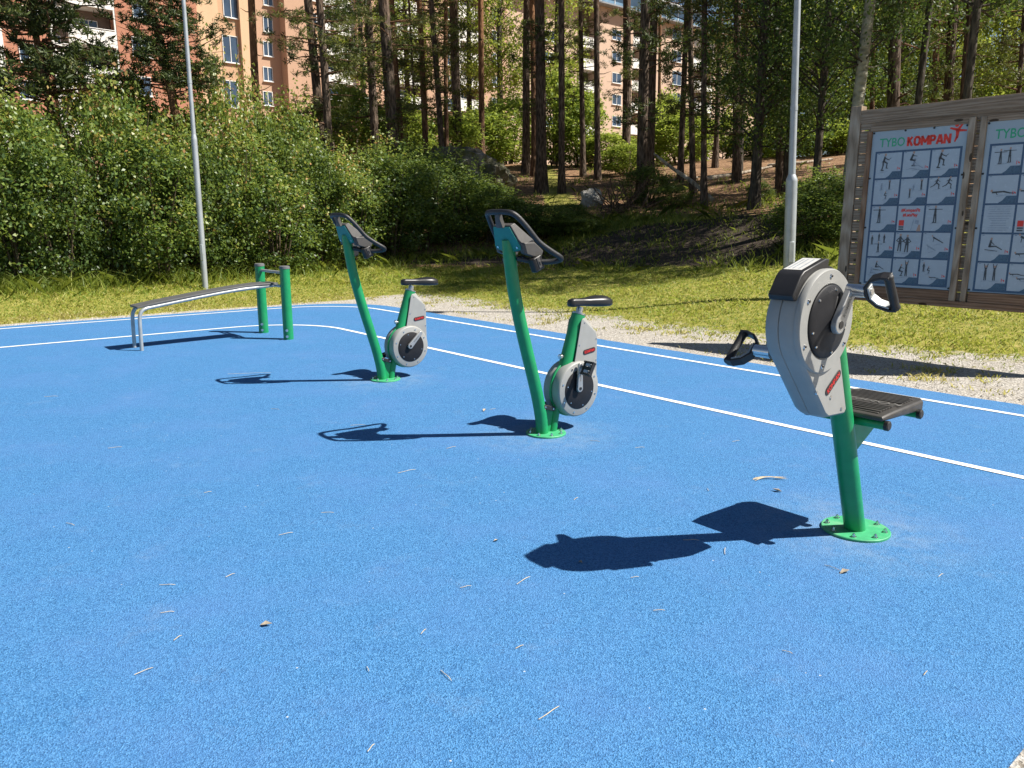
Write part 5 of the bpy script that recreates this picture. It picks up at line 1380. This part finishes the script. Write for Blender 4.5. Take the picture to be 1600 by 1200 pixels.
# ------------------------------------------------------------------ apartment buildings beyond the wood
PB = -92.
def fac(x, y):
    d = sight(x, y); t = PB / (d[0] * U[0] + d[1] * U[1])
    return d[0] * V[0] * t + d[1] * V[1] * t, H_ + d[2] * t
BANG = math.atan2(V[1], V[0])
def building(x0, label, segs, wins, bays, ztop, roof=None):
    q0 = fac(x0, 100)[0]; base = W(PB, q0); base.z = hz(base.x, base.y) - .5
    e = empty('apartment_building', base, BANG, label, 'apartment building', 'apartment buildings beyond the trees')
    bz = base.z
    X = lambda x, y=100: fac(x, y)[0] - q0
    for a, b, m, off in segs:
        mb = MB(); xa, xb = X(a), X(b); mb.box(((xa + xb) / 2, (off + 9) / 2, (ztop - bz) / 2), (xb - xa - .004, 9 - off, ztop - bz)); mb.build('wall', M[m], e, smooth=0)
    def window(xa, xb, za, zb_, off, cols=2):
        d = .12; f = .07
        mb = MB(); w_, h_ = xb - xa, zb_ - za; cx_, cz_ = (xa + xb) / 2, (za + zb_) / 2
        mb.box((xa + f / 2, off - d / 2 + .04, cz_), (f, d, h_)); mb.box((xb - f / 2, off - d / 2 + .04, cz_), (f, d, h_))
        mb.box((cx_, off - d / 2 + .04, za + f / 2), (w_ - 2 * f, d, f)); mb.box((cx_, off - d / 2 + .04, zb_ - f / 2), (w_ - 2 * f, d, f))
        for k in range(1, cols): mb.box((xa + w_ * k / cols, off - d / 2 + .045, cz_), (f, d - .01, h_ - 2 * f))
        mb.box((cx_, off - .1, za - .05), (w_ + .12, .24, .08))
        o = mb.build('window', M['winframe'], e, smooth=0)
        mb = MB(); mb.box((cx_, off - .012, cz_), (w_ - 2 * f, .02, h_ - 2 * f)); mb.build('pane', M['pane'], o, smooth=0)
    for a, b, rows, off, cols in wins:
        for y0, y1 in rows:
            xm = (a + b) / 2; ym = (y0 + y1) / 2
            window(X(a, ym), X(b, ym), fac(xm, y1)[1] - bz, fac(xm, y0)[1] - bz, off, cols)
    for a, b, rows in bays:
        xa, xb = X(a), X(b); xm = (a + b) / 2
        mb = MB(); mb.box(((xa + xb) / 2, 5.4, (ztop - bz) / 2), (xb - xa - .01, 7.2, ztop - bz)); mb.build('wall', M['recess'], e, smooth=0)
        for y0, y1 in rows:
            z0, z1 = fac(xm, y1)[1] - bz, fac(xm, y0)[1] - bz
            mb = MB(); mb.box(((xa + xb) / 2, -.25, (z0 + z1) / 2), (xb - xa + .3, .12, z1 - z0)); mb.box(((xa + xb) / 2, .80, z0 + .1), (xb - xa - .02, 1.98, .2))
            mb.box((xa + .06 - .19, .75, (z0 + z1) / 2), (.1, 1.9, z1 - z0)) if False else None
            bo = mb.build('balcony', M['whitewall'], e, smooth=0)
            mb = MB(); mb.tube([(xa, -.28, z1 + .12), (xb, -.28, z1 + .12)], .035, 8); mb.build('railing', M['winframe'], bo, smooth=0)
            w_ = xb - xa
            window(xa + w_ * .12, xa + w_ * .72, z1 - .1, z1 + 1.25, 1.8, 3)
        for xx in (xa - .0, xb + .0):
            mb = MB(); mb.box((xx, -.16, (ztop - bz) / 2), (.22, .28, ztop - bz)); mb.build('pillar', M['whitewall'], e, smooth=0)
    xa, xb = X(segs[0][0]), X(segs[-1][1])
    mb = MB(); mb.box(((xa + xb) / 2, 3.7, ztop - bz + .12), (xb - xa + .4, 11.5, .22)); mb.build('roof', M['roofmetal'], e, smooth=0)
    if roof:
        a, b, h_ = roof; xa, xb = X(a, 10), X(b, 10); zt = ztop - bz + .24
        mb = MB(); mb.box(((xa + xb) / 2, 4.5, zt + h_ / 2), (xb - xa, 5, h_)); ph = mb.build('penthouse', M['pane_sky'], e, smooth=0)
        mb = MB(); nmul = 9
        for k in range(nmul + 1): mb.box((xa + (xb - xa) * k / nmul, 1.97, zt + h_ / 2), (.12, .1, h_))
        mb.box(((xa + xb) / 2, 4.2, zt + h_ + .1), (xb - xa + .8, 6.4, .2)); mb.build('glazing_frame', M['winframe'], ph, smooth=0)
    return e
def rows(y0, y1, sp, n, k=0): return [(y0 + sp * i, y1 + sp * i) for i in range(-k, n)]
building(-70, 'brick-red and peach apartment building at the far left behind the small pines',
         [(-70, 9, 'whitewall', -.2), (9, 85, 'brick', 0), (186, 312, 'brick', -.35), (312, 346, 'salmon_pale', -.1), (346, 377, 'salmon_dark', 0), (377, 395, 'salmon_pale', -.5)],
         [(348, 372, rows(-14, 28, 70, 4, 0), 0, 2), (205, 235, rows(0, 30, 60, 4, 0), -.35, 2), (30, 60, rows(10, 40, 58, 4, 1), 0, 2)],
         [(86, 113, rows(12, 36, 59, 4, 1)), (114, 185, rows(-12, 13, 59, 4, 0))], fac(200, -90)[1])
building(403, 'salmon apartment building with white balconies in the middle left, tallest blank corner wall',
         [(403, 440, 'salmon', 0), (440, 478, 'salmon', -1.6), (478, 507, 'salmon', 0), (554, 592, 'salmon', -.9), (592, 616, 'salmon', 0), (661, 692, 'salmon', -.9), (692, 716, 'salmon', 0), (753, 789, 'salmon', -.5)],
         [(411, 426, [(-12, 9), (27, 50), (65, 88), (105, 127), (143, 165)], 0, 2), (480, 495, [(-20, 1), (20, 42), (57, 81), (97, 120), (135, 160)], 0, 2), (596, 610, rows(10, 31, 37, 5, 1), 0, 2), (695, 710, rows(12, 31, 35.5, 5, 1), 0, 2), (765, 778, rows(14, 32, 35, 5, 1), -.5, 2)],
         [(508, 553, rows(0, 17, 38, 5, 1)), (617, 660, rows(5, 22, 37, 5, 1)), (717, 752, rows(14, 31, 36, 5, 1))], fac(600, -70)[1])
building(790, 'salmon apartment building with a glazed rooftop storey, farthest right behind the pines',
         [(790, 903, 'salmon_soft', 0), (932, 984, 'salmon_soft', -.6), (1003, 1079, 'salmon_soft', -.6), (1113, 1200, 'salmon_soft', 0)],
         [(1046, 1060, [(48, 64), (80, 98), (112, 134), (147, 163), (179, 195)], -.6, 2), (850, 866, rows(48, 64, 33.5, 5), 0, 2), (952, 966, rows(48, 64, 33.5, 5), -.6, 2), (1130, 1143, rows(48, 64, 33, 5), 0, 2)],
         [(904, 931, rows(60, 75, 34.5, 5)), (985, 1002, rows(60, 74, 34.2, 5)), (1080, 1112, rows(62, 75, 33.5, 5))], fac(1000, 27)[1], (930, 1110, 3.6))
